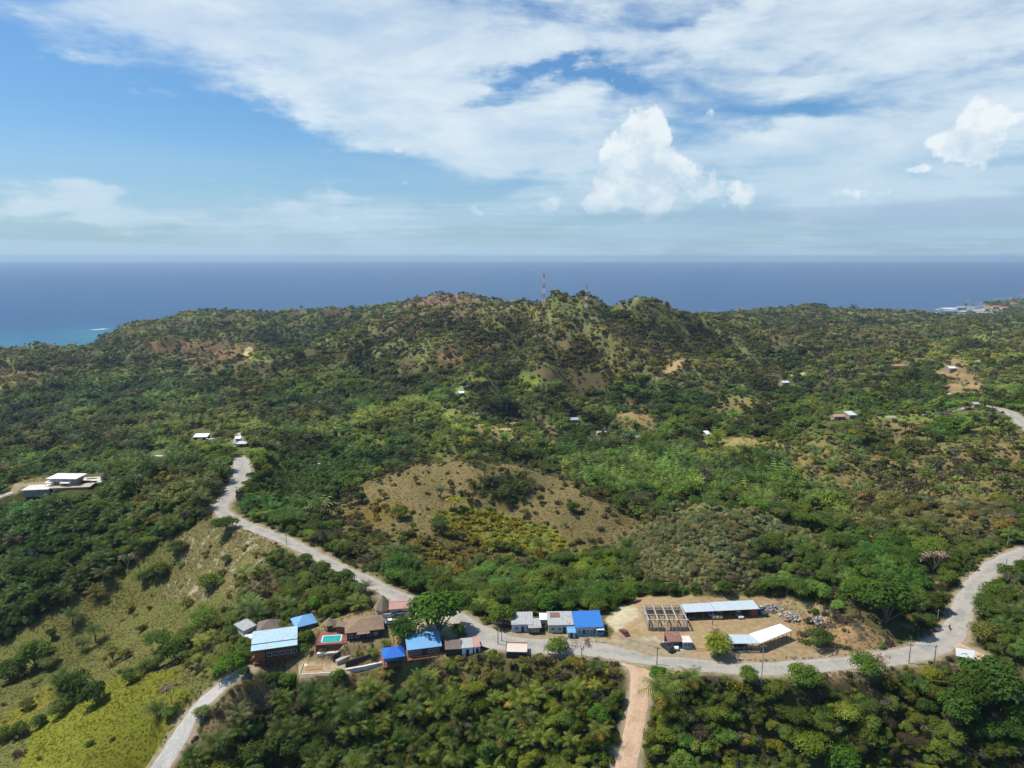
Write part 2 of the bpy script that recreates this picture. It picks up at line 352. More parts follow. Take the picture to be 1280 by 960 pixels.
# ------------------------------------------------------------------ materials
def newmat(name):
    m = bpy.data.materials.new(name); m.use_nodes = True; nt = m.node_tree; nt.nodes.clear()
    out = nt.nodes.new('ShaderNodeOutputMaterial'); return m, nt, out
def N(nt, t, **kw):
    n = nt.nodes.new(t)
    for k, v in kw.items():
        if k.startswith('i_'):
            key = k[2:]; key = int(key) if key.isdigit() else key
            n.inputs[key].default_value = v
        else: setattr(n, k, v)
    return n
def L(nt, a, b): nt.links.new(a, b)
MATS = {}
def mat(name, col, rough=.7, var=.18, scale=1.5, metal=0, dirt=None, stripe=None, bump=.0, spec=.4, coords='Object'):
    """plain surface with procedural wear; stripe=(axis, period_m, strength) for sheet ribs and boards"""
    if name in MATS: return MATS[name]
    m, nt, out = newmat(name)
    b = N(nt, 'ShaderNodeBsdfPrincipled'); b.inputs['Roughness'].default_value = rough; b.inputs['Metallic'].default_value = metal
    b.inputs['Specular IOR Level'].default_value = spec
    tc = N(nt, 'ShaderNodeTexCoord')
    nz = N(nt, 'ShaderNodeTexNoise'); nz.inputs['Scale'].default_value = scale; nz.inputs['Detail'].default_value = 6; nz.inputs['Roughness'].default_value = .65
    L(nt, tc.outputs[coords], nz.inputs['Vector'])
    mr = N(nt, 'ShaderNodeMapRange'); mr.inputs[1].default_value = .3; mr.inputs[2].default_value = .7
    mr.inputs[3].default_value = 1-var; mr.inputs[4].default_value = 1+var*.6
    L(nt, nz.outputs['Fac'], mr.inputs[0])
    mx = N(nt, 'ShaderNodeMix', data_type='RGBA', blend_type='MULTIPLY'); mx.inputs[0].default_value = 1
    mx.inputs[6].default_value = (*col, 1); L(nt, mr.outputs[0], mx.inputs[7])
    c = mx.outputs[2]
    if dirt:
        nz2 = N(nt, 'ShaderNodeTexNoise'); nz2.inputs['Scale'].default_value = scale*.45; nz2.inputs['Detail'].default_value = 8; nz2.inputs['Roughness'].default_value = .7
        L(nt, tc.outputs[coords], nz2.inputs['Vector'])
        m2 = N(nt, 'ShaderNodeMapRange'); m2.inputs[1].default_value = dirt[1]; m2.inputs[2].default_value = dirt[1]+.12; L(nt, nz2.outputs['Fac'], m2.inputs[0])
        mm = N(nt, 'ShaderNodeMix', data_type='RGBA'); L(nt, m2.outputs[0], mm.inputs[0]); L(nt, c, mm.inputs[6]); mm.inputs[7].default_value = (*dirt[0], 1)
        c = mm.outputs[2]
    hgt = nz.outputs['Fac']
    if stripe:
        sp = N(nt, 'ShaderNodeSeparateXYZ'); L(nt, tc.outputs[coords], sp.inputs[0])
        ma = N(nt, 'ShaderNodeMath', operation='MULTIPLY'); L(nt, sp.outputs[stripe[0]], ma.inputs[0]); ma.inputs[1].default_value = 2*math.pi/stripe[1]
        si = N(nt, 'ShaderNodeMath', operation='SINE'); L(nt, ma.outputs[0], si.inputs[0])
        m3 = N(nt, 'ShaderNodeMapRange'); m3.inputs[1].default_value = .5; m3.inputs[2].default_value = 1; m3.inputs[3].default_value = 1; m3.inputs[4].default_value = 1-stripe[2]
        L(nt, si.outputs[0], m3.inputs[0])
        m4 = N(nt, 'ShaderNodeMix', data_type='RGBA', blend_type='MULTIPLY'); m4.inputs[0].default_value = 1; L(nt, c, m4.inputs[6]); L(nt, m3.outputs[0], m4.inputs[7]); c = m4.outputs[2]
        hgt = si.outputs[0]
    L(nt, c, b.inputs['Base Color'])
    if bump:
        bp = N(nt, 'ShaderNodeBump'); bp.inputs['Strength'].default_value = bump; bp.inputs['Distance'].default_value = .05
        L(nt, hgt, bp.inputs['Height']); L(nt, bp.outputs[0], b.inputs['Normal'])
    L(nt, b.outputs[0], out.inputs[0]); MATS[name] = m; return m

def ground_mat():
    m, nt, out = newmat('ground_cover')
    b = N(nt, 'ShaderNodeBsdfPrincipled'); b.inputs['Roughness'].default_value = .95; b.inputs['Specular IOR Level'].default_value = .1
    at = N(nt, 'ShaderNodeAttribute', attribute_name='cover')
    ge = N(nt, 'ShaderNodeNewGeometry')
    def noise(s, d=5, r=.65):
        q = N(nt, 'ShaderNodeTexNoise'); q.inputs['Scale'].default_value = s; q.inputs['Detail'].default_value = d; q.inputs['Roughness'].default_value = r
        L(nt, ge.outputs['Position'], q.inputs['Vector']); return q
    n1 = noise(.55, 8, .75); n2 = noise(.09, 5); n3 = noise(3.0, 3)
    r1 = N(nt, 'ShaderNodeMapRange'); r1.inputs[1].default_value = .3; r1.inputs[2].default_value = .7; r1.inputs[3].default_value = .66; r1.inputs[4].default_value = 1.3; L(nt, n1.outputs[0], r1.inputs[0])
    x1 = N(nt, 'ShaderNodeMix', data_type='RGBA', blend_type='MULTIPLY'); x1.inputs[0].default_value = 1; L(nt, at.outputs[0], x1.inputs[6]); L(nt, r1.outputs[0], x1.inputs[7])
    # drifts of greener and drier grass
    r2 = N(nt, 'ShaderNodeMapRange'); r2.inputs[1].default_value = .42; r2.inputs[2].default_value = .62; L(nt, n2.outputs[0], r2.inputs[0])
    hs = N(nt, 'ShaderNodeMix', data_type='RGBA', blend_type='MULTIPLY'); L(nt, r2.outputs[0], hs.inputs[0]); L(nt, x1.outputs[2], hs.inputs[6]); hs.inputs[7].default_value = (.9, 1.0, .86, 1)
    L(nt, hs.outputs[2], b.inputs['Base Color'])
    bp = N(nt, 'ShaderNodeBump'); bp.inputs['Strength'].default_value = .6; bp.inputs['Distance'].default_value = .5
    ad = N(nt, 'ShaderNodeMath', operation='ADD'); L(nt, n1.outputs[0], ad.inputs[0])
    mu = N(nt, 'ShaderNodeMath', operation='MULTIPLY'); mu.inputs[1].default_value = .25; L(nt, n3.outputs[0], mu.inputs[0]); L(nt, mu.outputs[0], ad.inputs[1])
    L(nt, ad.outputs[0], bp.inputs['Height']); L(nt, bp.outputs[0], b.inputs['Normal'])
    L(nt, b.outputs[0], out.inputs[0]); return m

def water_mat():
    m, nt, out = newmat('sea_water')
    b = N(nt, 'ShaderNodeBsdfPrincipled'); b.inputs['Roughness'].default_value = .4; b.inputs['IOR'].default_value = 1.33; b.inputs['Specular IOR Level'].default_value = .28
    ge = N(nt, 'ShaderNodeNewGeometry')
    at = N(nt, 'ShaderNodeAttribute', attribute_name='depth')      # r: shallow, g: foam
    sp = N(nt, 'ShaderNodeSeparateColor'); L(nt, at.outputs[0], sp.inputs[0])
    mx = N(nt, 'ShaderNodeMix', data_type='RGBA'); mx.inputs[6].default_value = (.016, .07, .165, 1); mx.inputs[7].default_value = (.03, .17, .22, 1); L(nt, sp.outputs[0], mx.inputs[0])
    nz = N(nt, 'ShaderNodeTexNoise'); nz.inputs['Scale'].default_value = .02; nz.inputs['Detail'].default_value = 8; nz.inputs['Roughness'].default_value = .7
    mp = N(nt, 'ShaderNodeMapping'); mp.inputs['Scale'].default_value = (1, .35, 1); L(nt, ge.outputs['Position'], mp.inputs[0]); L(nt, mp.outputs[0], nz.inputs['Vector'])
    ad = N(nt, 'ShaderNodeMath', operation='ADD'); L(nt, nz.outputs[0], ad.inputs[0]); L(nt, sp.outputs[1], ad.inputs[1])
    fr = N(nt, 'ShaderNodeMapRange'); fr.inputs[1].default_value = 1.0; fr.inputs[2].default_value = 1.22; L(nt, ad.outputs[0], fr.inputs[0])
    m2 = N(nt, 'ShaderNodeMix', data_type='RGBA'); L(nt, fr.outputs[0], m2.inputs[0]); L(nt, mx.outputs[2], m2.inputs[6]); m2.inputs[7].default_value = (.75, .78, .78, 1)
    L(nt, m2.outputs[2], b.inputs['Base Color'])
    w = N(nt, 'ShaderNodeTexNoise'); w.inputs['Scale'].default_value = .12; w.inputs['Detail'].default_value = 6; L(nt, mp.outputs[0], w.inputs['Vector'])
    bp = N(nt, 'ShaderNodeBump'); bp.inputs['Strength'].default_value = .5; bp.inputs['Distance'].default_value = 1.5; L(nt, w.outputs[0], bp.inputs['Height']); L(nt, bp.outputs[0], b.inputs['Normal'])
    L(nt, b.outputs[0], out.inputs[0]); return m

def leaf_mat(name, trans=.25, rough=.55, spec=.3):
    """foliage: tint comes from the plant (object colour or instance attribute), leaf-to-leaf variation from the mesh"""
    m, nt, out = newmat(name)
    oi = N(nt, 'ShaderNodeObjectInfo')
    ai = N(nt, 'ShaderNodeAttribute', attribute_name='tint', attribute_type='INSTANCER')
    sp = N(nt, 'ShaderNodeSeparateColor'); L(nt, ai.outputs[0], sp.inputs[0])
    gt = N(nt, 'ShaderNodeMath', operation='GREATER_THAN'); L(nt, sp.outputs[1], gt.inputs[0]); gt.inputs[1].default_value = 1e-4
    mx = N(nt, 'ShaderNodeMix', data_type='RGBA'); L(nt, gt.outputs[0], mx.inputs[0]); L(nt, oi.outputs['Color'], mx.inputs[6]); L(nt, ai.outputs[0], mx.inputs[7])
    lv = N(nt, 'ShaderNodeAttribute', attribute_name='leafvar')
    mu = N(nt, 'ShaderNodeMix', data_type='RGBA', blend_type='MULTIPLY'); mu.inputs[0].default_value = 1; L(nt, mx.outputs[2], mu.inputs[6]); L(nt, lv.outputs[0], mu.inputs[7])
    b = N(nt, 'ShaderNodeBsdfPrincipled'); b.inputs['Roughness'].default_value = rough; b.inputs['Specular IOR Level'].default_value = spec
    L(nt, mu.outputs[2], b.inputs['Base Color'])
    if trans > 0:
        t = N(nt, 'ShaderNodeBsdfTranslucent'); L(nt, mu.outputs[2], t.inputs[0])
        ms = N(nt, 'ShaderNodeMixShader'); ms.inputs[0].default_value = trans; L(nt, b.outputs[0], ms.inputs[1]); L(nt, t.outputs[0], ms.inputs[2])
        L(nt, ms.outputs[0], out.inputs[0])
    else: L(nt, b.outputs[0], out.inputs[0])
    return m
# ------------------------------------------------------------------ land cover (which plants and soils grow where)
BG = (.055,.115,.018); DK = (.028,.055,.016); OL = (.075,.095,.028); BR = (.12,.095,.055); GG = (.10,.115,.065); YG = (.15,.19,.025)
DEF = dict(g=(.105,.095,.042), d=1.0, p=.10, b=.16, s=1.6, t=(.048,.088,.02), h=1.0)
def E(cu, cv, ru, rv, rot=0, n=18):
    c, s = math.cos(R(rot)), math.sin(R(rot))
    return [(cu+ru*math.cos(t)*c-rv*math.sin(t)*s, cv+ru*math.cos(t)*s+rv*math.sin(t)*c) for t in np.linspace(0, 2*math.pi, n, endpoint=False)]
LAY = [
 # far country
 ([(-400,300),(1700,300),(1700,470),(1000,470),(700,520),(-400,520)], 20, dict(d=.9, p=.03, t=(.046,.075,.024), b=.2, g=(.11,.09,.05))),
 (E(560,392,110,24,-8), 14, dict(d=.8, b=.35, t=(.06,.075,.03), g=(.15,.11,.07))),
 (E(550,376,55,9,-6), 5, dict(d=.55, b=.6, t=(.10,.085,.05), g=(.20,.13,.09))),
 (E(745,420,175,55), 25, dict(d=2.3, b=.42, t=(.060,.070,.028), g=(.085,.078,.042), p=.02, h=.85)),
 (E(760,385,90,14), 6, dict(d=1.0, b=.3, t=(.05,.075,.025), h=.8)),
 (E(245,441,70,15,4), 8, dict(d=.5, b=.5, t=(.08,.08,.035), g=(.21,.13,.07), h=.7)),
 (E(15,474,34,14), 8, dict(d=.35, b=.5, g=(.23,.16,.08), t=(.09,.09,.04), h=.7)),
 (E(312,441,7,6), 2, dict(d=0, s=0, g=(.50,.38,.24))),
 (E(500,470,16,3), 2, dict(d=.1, s=.1, g=(.45,.33,.22))),
 (E(585,440,40,9,-10), 6, dict(d=.3, b=.3, g=(.24,.14,.08), h=.7)),
 (E(700,436,26,9,-40), 5, dict(d=.35, s=1, g=(.17,.13,.07), h=.6)),
 (E(715,472,48,17,12), 7, dict(d=.4, s=1, g=(.14,.105,.06), h=.6, b=.4)),
 (E(645,487,34,13,-25), 6, dict(d=.8, b=.05, t=(.085,.13,.02), g=(.14,.16,.03), h=.6, s=1)),
 (E(870,430,40,30), 12, dict(d=1.2, b=.35, g=(.14,.11,.06), t=(.07,.09,.03), h=.7)),
 (E(838,462,22,7,-35), 4, dict(d=.05, s=.2, g=(.34,.24,.14))),
 (E(800,490,50,10), 8, dict(d=1.1, t=BG, b=.05)),
 (E(1000,400,200,14), 8, dict(d=1.1, b=.2, t=(.042,.068,.026), h=.9)),
 (E(1080,430,200,18), 10, dict(d=1.0, b=.3, t=(.06,.08,.03))),
 (E(1230,445,80,25), 12, dict(t=(.07,.11,.025), b=.15)),
 # mid country
 (E(120,520,170,45), 20, dict(d=1.15, p=.25, t=(.034,.068,.02), b=.10)),
 (E(450,500,120,40), 20, dict(d=1.1, p=.15, t=(.04,.078,.02))),
 (E(530,535,90,28,12), 14, dict(d=1.15, p=.25, t=(.06,.105,.02), b=.05)),
 ([(560,500),(640,505),(720,545),(700,575),(600,555)], 8, dict(d=.45, p=.2, g=(.27,.20,.12), b=.15)),
 (E(610,525,35,9,25), 5, dict(d=.25, g=(.33,.25,.15))),
 (E(795,520,28,14,30), 6, dict(d=.3, g=(.27,.19,.10), s=.5, h=.7)),
 (E(930,510,45,14), 8, dict(d=.4, g=(.21,.165,.07), s=.8, h=.7)),
 (E(965,502,18,8), 4, dict(d=.15, g=(.24,.16,.10))),
 (E(925,556,62,11), 5, dict(d=.08, s=.3, g=(.27,.20,.09), b=.2)),
 ([(710,570),(800,560),(900,575),(1050,580),(1060,640),(950,640),(820,625),(740,615)], 10, dict(d=1.35, p=.6, t=(.05,.10,.016), b=.03, g=(.06,.07,.02))),
 (E(1045,556,45,17,10), 8, dict(d=.3, g=(.235,.175,.085), s=.5)),
 ([(990,545),(1120,528),(1285,540),(1290,655),(1200,640),(1130,655),(1060,650),(975,612)], 14, dict(d=.34, b=.3, s=1.2, g=(.19,.15,.07), t=(.065,.095,.028))),
 (E(1110,590,60,26), 12, dict(d=.22, g=(.22,.17,.08), b=.25)),
 (E(1030,600,45,10,30), 8, dict(d=.15, g=(.25,.19,.09))),
 (E(1230,580,70,25), 12, dict(d=.35, g=(.21,.16,.08), b=.3, t=(.07,.10,.03))),
 (E(1160,535,90,10), 6, dict(d=.25, g=(.23,.17,.085))),
 (E(1198,478,34,16,10), 6, dict(d=.12, s=.3, g=(.29,.20,.115))),
 (E(1215,455,55,6), 4, dict(d=.2, g=(.30,.22,.12))),
 (E(1180,540,26,13), 6, dict(d=1.4, t=BG, b=0, h=1.1)),
 (E(1130,640,90,30), 14, dict(d=.4, g=(.20,.16,.06), b=.4, t=(.075,.09,.035), s=1.2)),
 (E(1210,655,60,28), 12, dict(d=1.0, b=.5, t=GG, h=.8)),
 # left forest hill
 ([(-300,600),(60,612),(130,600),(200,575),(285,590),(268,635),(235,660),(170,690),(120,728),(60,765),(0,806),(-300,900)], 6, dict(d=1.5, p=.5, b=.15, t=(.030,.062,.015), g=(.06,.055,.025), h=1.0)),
 (E(215,630,60,30,-20), 12, dict(p=.2, t=(.055,.075,.025), b=.25)),
 (E(60,604,60,9), 4, dict(d=.35, g=(.22,.17,.09))),
 ([(310,585),(420,560),(480,600),(430,660),(350,660),(312,620)], 10, dict(d=1.35, p=.12, b=.06, t=(.036,.075,.018), g=(.06,.06,.02))),
 # knoll
 ([(430,622),(480,592),(525,576),(575,572),(625,576),(690,588),(745,618),(800,650),(790,672),(770,690),(735,700),(690,700),(640,680),(560,660),(500,690),(470,720),(420,690),(400,650)], 15,
    dict(d=.07, s=.35, b=.3, g=(.18,.14,.07), t=(.06,.08,.03), h=.7, p=.05)),
 (E(470,645,45,14,-8), 7, dict(g=(.17,.125,.04), s=1.2, t=(.10,.10,.03))),
 (E(455,690,45,22,20), 12, dict(d=.5, s=1.8, b=.4, g=(.18,.14,.05), t=(.075,.09,.03))),
 ([(535,645),(580,630),(620,640),(690,662),(716,680),(690,697),(640,690),(580,676)], 5, dict(d=.02, s=3.0, b=0, g=(.20,.19,.045), t=(.15,.165,.03), h=.6)),
 ([(500,668),(560,668),(640,695),(700,705),(660,730),(580,735),(520,720)], 8, dict(d=.12, s=2.2, b=.25, g=(.125,.10,.035), t=(.085,.09,.022), h=.7)),
 (E(632,612,42,21,8), 7, dict(d=1.5, p=.8, b=.05, s=.8, t=(.033,.06,.018), h=.75)),
 (E(660,715,70,12,6), 8, dict(d=1.0, b=.35, t=(.05,.075,.025), h=.75)),
 ([(560,735),(620,715),(760,690),(800,740),(790,770),(640,770),(590,765)], 8, dict(d=1.5, b=.3, t=(.055,.095,.022), h=.85, p=.03)),
 ([(640,745),(790,745),(790,772),(640,772)], 6, dict(d=1.8, b=.05, t=(.045,.095,.018), h=.9)),
 (E(745,712,30,16), 8, dict(t=(.10,.16,.02), b=.0, d=1.2)),
 # grey green hill
 ([(790,690),(800,655),(850,638),(930,640),(1000,660),(1060,700),(1040,730),(950,740),(850,745),(790,735)], 8, dict(d=.15, b=.12, p=0, s=9, t=(.118,.13,.068), g=(.15,.145,.075), h=.5)),
 (E(872,634,80,10,3), 5, dict(d=.08, s=1.2, g=(.19,.165,.075))),
 (E(1010,715,70,30,20), 14, dict(d=1.5, b=.15, t=(.05,.085,.022), h=.9)),
 (E(1110,730,55,45), 12, dict(d=1.5, b=.08, t=(.042,.09,.018), h=1.05)),
 (E(1160,690,40,16), 8, dict(d=.9, b=.5, t=(.08,.12,.03))),
 (E(1160,745,12,20,20), 5, dict(d=.1, g=(.30,.22,.13))),
 (E(900,748,110,10), 5, dict(d=2.0, t=(.04,.085,.018), b=.08, h=.85)),
 # open field, lower left
 ([(-300,960),(-300,900),(0,804),(62,766),(125,731),(219,672),(262,650),(330,668),(352,690),(300,740),(280,790),(292,835),(237,879),(187,990),(-200,1100)], 4,
    dict(d=.02, s=.10, b=.2, p=.2, g=(.135,.132,.045), t=OL, h=.8)),
 ([(225,665),(262,650),(335,672),(340,700),(290,735),(230,755),(200,740),(215,700)], 6, dict(g=(.175,.145,.068), s=.12)),
 ([(20,975),(45,905),(105,862),(165,842),(218,838),(240,870),(232,890),(187,990)], 7, dict(g=(.165,.17,.022), s=.03, d=0)),
 ([(0,900),(50,860),(90,835),(100,850),(40,900),(0,930)], 6, dict(g=(.18,.17,.03), d=.1)),
 ([(225,800),(262,775),(300,775),(300,830),(270,850),(240,845)], 6, dict(d=1.0, b=.35, t=(.075,.11,.03), s=1.2, h=.75)),
 ([(300,735),(345,690),(400,700),(480,745),(460,772),(400,775),(300,780)], 8, dict(d=1.7, b=.3, t=(.055,.09,.025), g=(.12,.10,.05), h=.8)),
 (E(330,740,30,14), 8, dict(b=.6, t=(.09,.085,.06))),
 # bush below the road
 ([(296,850),(330,842),(420,848),(520,828),(560,815),(640,815),(700,816),(788,832),(795,850),(786,900),(770,990),(210,990),(240,910)], 4,
    dict(d=2.4, p=.22, b=.10, s=3.6, t=(.062,.10,.02), g=(.05,.052,.022), h=.84)),
 ([(300,870),(420,868),(520,865),(640,880),(600,985),(230,985),(250,900)], 12, dict(p=.42, t=(.05,.085,.02), d=2.4)),
 ([(570,820),(700,820),(788,838),(780,860),(660,870),(560,865)], 10, dict(d=1.0, p=.03, b=.35, s=4.0, t=(.08,.095,.028), g=(.11,.09,.042), h=.55)),
 ([(430,842),(560,825),(590,850),(500,870),(420,865)], 8, dict(d=.4, s=2.5, b=.3, g=(.17,.13,.06), t=(.07,.10,.025))),
 ([(300,850),(345,850),(340,880),(260,940),(236,950),(262,890)], 6, dict(d=.35, b=.6, s=1.0, g=(.19,.14,.085), t=(.07,.075,.035))),
 ([(812,838),(1000,842),(1130,830),(1330,860),(1750,900),(1750,1050),(805,1000)], 5, dict(d=2.4, p=.05, b=.30, s=3.2, t=(.065,.10,.022), g=(.075,.068,.032), h=.92)),
 (E(1060,845,90,7,-2), 4, dict(d=.25, s=.8, b=.5, g=(.22,.16,.09))),
 (E(1225,850,50,14,20), 7, dict(d=.2, s=1.0, g=(.27,.17,.10), b=.5)),
 (E(1190,835,60,9), 5, dict(d=.15, s=.6, g=(.24,.17,.09))),
 (E(1245,900,60,42), 12, dict(d=1.8, b=.02, t=(.036,.085,.018), h=1.1)),
 (E(1205,388,50,3.5), 2, dict(d=0, s=0, g=(.45,.38,.28))),
 # yard, banks and compound
 ([(772,822),(835,826),(826,836),(815,842),(790,842),(780,832)], 2, dict(d=0, s=0, g=(.46,.31,.19))),
 ([(790,745),(960,745),(1010,752),(1050,775),(1120,805),(1110,818),(1060,822),(985,826),(900,828),(850,820),(815,813),(790,816),(640,800),(634,786),(762,798),(775,775)], 2, dict(d=0, s=.02, g=(.37,.26,.17))),
 ([(1000,762),(1060,770),(1130,808),(1100,820),(1040,812),(990,800)], 5, dict(d=.25, s=.9, b=.6, g=(.34,.23,.13))),
 ([(985,748),(1040,760),(1010,772),(960,762)], 4, dict(d=.05, s=.4, g=(.33,.25,.16), b=.6)),
 ([(845,818),(905,824),(1000,822),(1060,818),(1050,827),(950,832),(880,828)], 2, dict(d=.05, s=.8, g=(.24,.17,.09), b=.3)),
 ([(770,790),(800,770),(798,760),(775,755),(755,775)], 3, dict(d=0, s=.1, g=(.46,.40,.31))),
 ([(775,800),(820,795),(832,812),(860,818),(850,826),(780,818),(640,800),(700,796)], 3, dict(d=0, s=0, g=(.42,.375,.30))),
 ([(316,800),(376,790),(424,770),(480,756),(560,770),(606,790),(612,806),(560,822),(500,830),(440,842),(372,846),(330,842),(312,826)], 3, dict(d=.05, s=.55, b=.1, g=(.25,.19,.11))),
 ([(374,828),(432,826),(440,843),(372,846)], 2, dict(d=0, s=0, g=(.42,.33,.24))),
 ([(480,756),(560,766),(610,792),(606,806),(556,796),(490,790)], 3, dict(d=0, s=.1, g=(.40,.36,.29))),
]
def cover(x, y, z):
    u, v = proj(x, y, z)
    sc = np.clip(260/np.maximum(y, 150), .25, 1.3)
    w1 = fbm(x/22, y/22, 41, 3); w2 = fbm(x/22+9, y/22, 57, 3)
    out = {k: (np.tile(np.array(val, float), (len(x), 1)) if isinstance(val, tuple) else np.full(len(x), float(val))) for k, val in DEF.items()}
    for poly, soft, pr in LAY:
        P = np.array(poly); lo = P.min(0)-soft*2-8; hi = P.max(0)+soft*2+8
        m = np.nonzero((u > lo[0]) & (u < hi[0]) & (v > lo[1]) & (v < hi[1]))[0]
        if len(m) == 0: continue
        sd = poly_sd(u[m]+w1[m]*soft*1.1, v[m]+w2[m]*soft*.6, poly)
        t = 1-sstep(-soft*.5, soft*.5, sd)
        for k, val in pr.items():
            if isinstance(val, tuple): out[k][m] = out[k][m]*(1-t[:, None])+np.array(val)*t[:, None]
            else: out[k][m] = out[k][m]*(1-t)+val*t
    # natural patchiness of the vegetation, then relief shading tinted in
    p1 = fbm(x/38, y/38, 71, 4); p2 = fbm(x/120, y/120, 83, 3); p3 = fbm(x/55, y/55, 97, 3)
    far = sstep(330, 700, y)
    out['d'] = out['d']*np.clip(1+1.3*p1*(.5+.5*far), .15, 2)
    dry = np.clip(.5+1.6*p2+.6*p3, 0, 1)*far
    out['b'] = np.clip(out['b']*(.35+1.3*np.clip(.5+1.5*p3, 0, 1)), 0, .9)
    out['t'] = out['t']*(1-.45*dry[:, None])+np.array([.075, .08, .032])*.45*dry[:, None]
    q1 = fbm(x/60+3, y/60, 111, 3); q2 = fbm(x/28, y/28+7, 123, 3); q3 = fbm(x/95, y/95+2, 131, 3)
    am = .55+.45*far
    out['t'] = out['t']*np.exp(am*(.75*q1+.55*q2))[:, None]*np.stack([1+.28*q3*am, 1+.02*q3*am, 1-.25*q3*am], 1)
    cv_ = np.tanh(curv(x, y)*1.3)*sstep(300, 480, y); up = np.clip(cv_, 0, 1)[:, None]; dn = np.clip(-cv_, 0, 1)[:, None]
    out['t'] = out['t']*(1+.36*up-.42*dn)+np.array([.016, .013, .004])*up  # relief light and shade put into the plant tint; ridges also drier
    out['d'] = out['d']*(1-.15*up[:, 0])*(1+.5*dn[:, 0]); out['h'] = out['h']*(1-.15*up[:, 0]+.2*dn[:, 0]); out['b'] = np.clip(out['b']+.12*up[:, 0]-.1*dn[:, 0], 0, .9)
    out['g'] = out['g']*(1+.25*p1[:, None])*(1+.1*up-.3*dn)*np.array([1, .96, .8])  # same relief shading in the soil colour: ridges lighter, valleys darker
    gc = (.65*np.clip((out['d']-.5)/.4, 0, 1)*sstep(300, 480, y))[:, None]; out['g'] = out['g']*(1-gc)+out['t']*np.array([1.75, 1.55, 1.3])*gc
    out['u'] = u; out['v'] = v
    return out

# ------------------------------------------------------------------ terrain mesh
nb, na = GZ.shape
edge = np.maximum(GZ, -125)
flat = np.stack([GX.ravel(), GY.ravel(), edge.ravel()], -1)
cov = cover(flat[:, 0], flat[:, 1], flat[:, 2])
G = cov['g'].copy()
vb = np.nonzero(ROAD_D.ravel() < 7)[0]
tt = (1-sstep(.4, 3.2, ROAD_D.ravel()[vb]+fbm(flat[vb, 0]/3, flat[vb, 1]/3, 5, 3)*1.6))[:, None]
G[vb] = G[vb]*(1-tt)+np.array([.33, .25, .165])*tt
# trodden cattle paths on the brown slope
um, vm = proj(flat[:, 0], flat[:, 1], flat[:, 2]); tp = np.nonzero((um > 190) & (um < 360) & (vm > 640) & (vm < 770))[0]
sdp = poly_sd(um[tp], vm[tp], [(222,672),(262,652),(335,672),(345,705),(300,738),(236,757),(205,738)])
ln = np.abs(fbm(flat[tp, 0]/11, flat[tp, 1]/7, 77, 2)); tw = (1-sstep(.02, .075, ln))*(1-sstep(-8, 2, sdp))*.85
G[tp] = G[tp]*(1-tw[:, None])+np.array([.40, .33, .23])*tw[:, None]
# beach and reef rim
bt = sstep(-112, -110.2, flat[:, 2])*(1-sstep(-109.6, -108.4, flat[:, 2]))
G = G*(1-bt[:, None])+np.array([.5, .43, .33])*bt[:, None]
idx = np.arange(nb*na).reshape(nb, na)
FQ = np.stack([idx[:-1, :-1], idx[:-1, 1:], idx[1:, 1:], idx[1:, :-1]], -1).reshape(-1, 4)
gm = ground_mat()
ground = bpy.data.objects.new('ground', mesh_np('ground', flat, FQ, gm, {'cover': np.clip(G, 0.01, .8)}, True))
link(ground); tag(ground, 'hilly ground of dry grass and soil under the forest', 'ground', kind='structure')

# ------------------------------------------------------------------ sea
def sea():
    yy = np.concatenate([[-4000, -1500, 0], np.linspace(600, 6000, 260), np.geomspace(6300, 30000, 40)])
    xx = np.concatenate([[-30000, -16000, -9000, -6000], np.linspace(-4500, 4500, 300), [6000, 9000, 16000, 30000]])
    X, Y = np.meshgrid(xx, yy); Z = np.full(X.shape, -110.0)
    u, v = proj(X, np.maximum(Y, 100), Z)
    nz = fbm(X/160, Y/160, 7, 4)
    d = np.zeros(X.shape+(3,))
    sh = np.where((X < -700) & (Y > 900) & (Y < 3200), 1-sstep(1500, 2600, Y+nz*250), 0)
    sh = np.maximum(sh, np.exp(-(((u-108)/55)**2+((v-420)/10)**2))*1.0)
    d[..., 0] = np.clip(sh*(.85+.5*nz), 0, 1)
    foam = np.exp(-(((u-118)/40)**2+((v-411.5-(125-u)*.06)/1.3)**2))*1.1+np.exp(-(((u-2)/9)**2+((v-414)/1.5)**2))*.9+np.exp(-(((u-133)/3)**2+((v-398)/1.)**2))*.7
    foam += np.exp(-(((u-1195)/42)**2+((v-385.5)/2.4)**2))*1.2
    d[..., 1] = np.clip(foam, 0, 1)*.62
    i = np.arange(X.size).reshape(X.shape)
    Q = np.stack([i[:-1, :-1], i[:-1, 1:], i[1:, 1:], i[1:, :-1]], -1).reshape(-1, 4)
    o = bpy.data.objects.new('sea', mesh_np('sea', np.stack([X.ravel(), Y.ravel(), Z.ravel()], -1), Q, water_mat(), {'depth': d.reshape(-1, 3)}, True))
    link(o); tag(o, 'blue sea reaching the horizon beyond the island', 'sea', kind='structure')
sea()

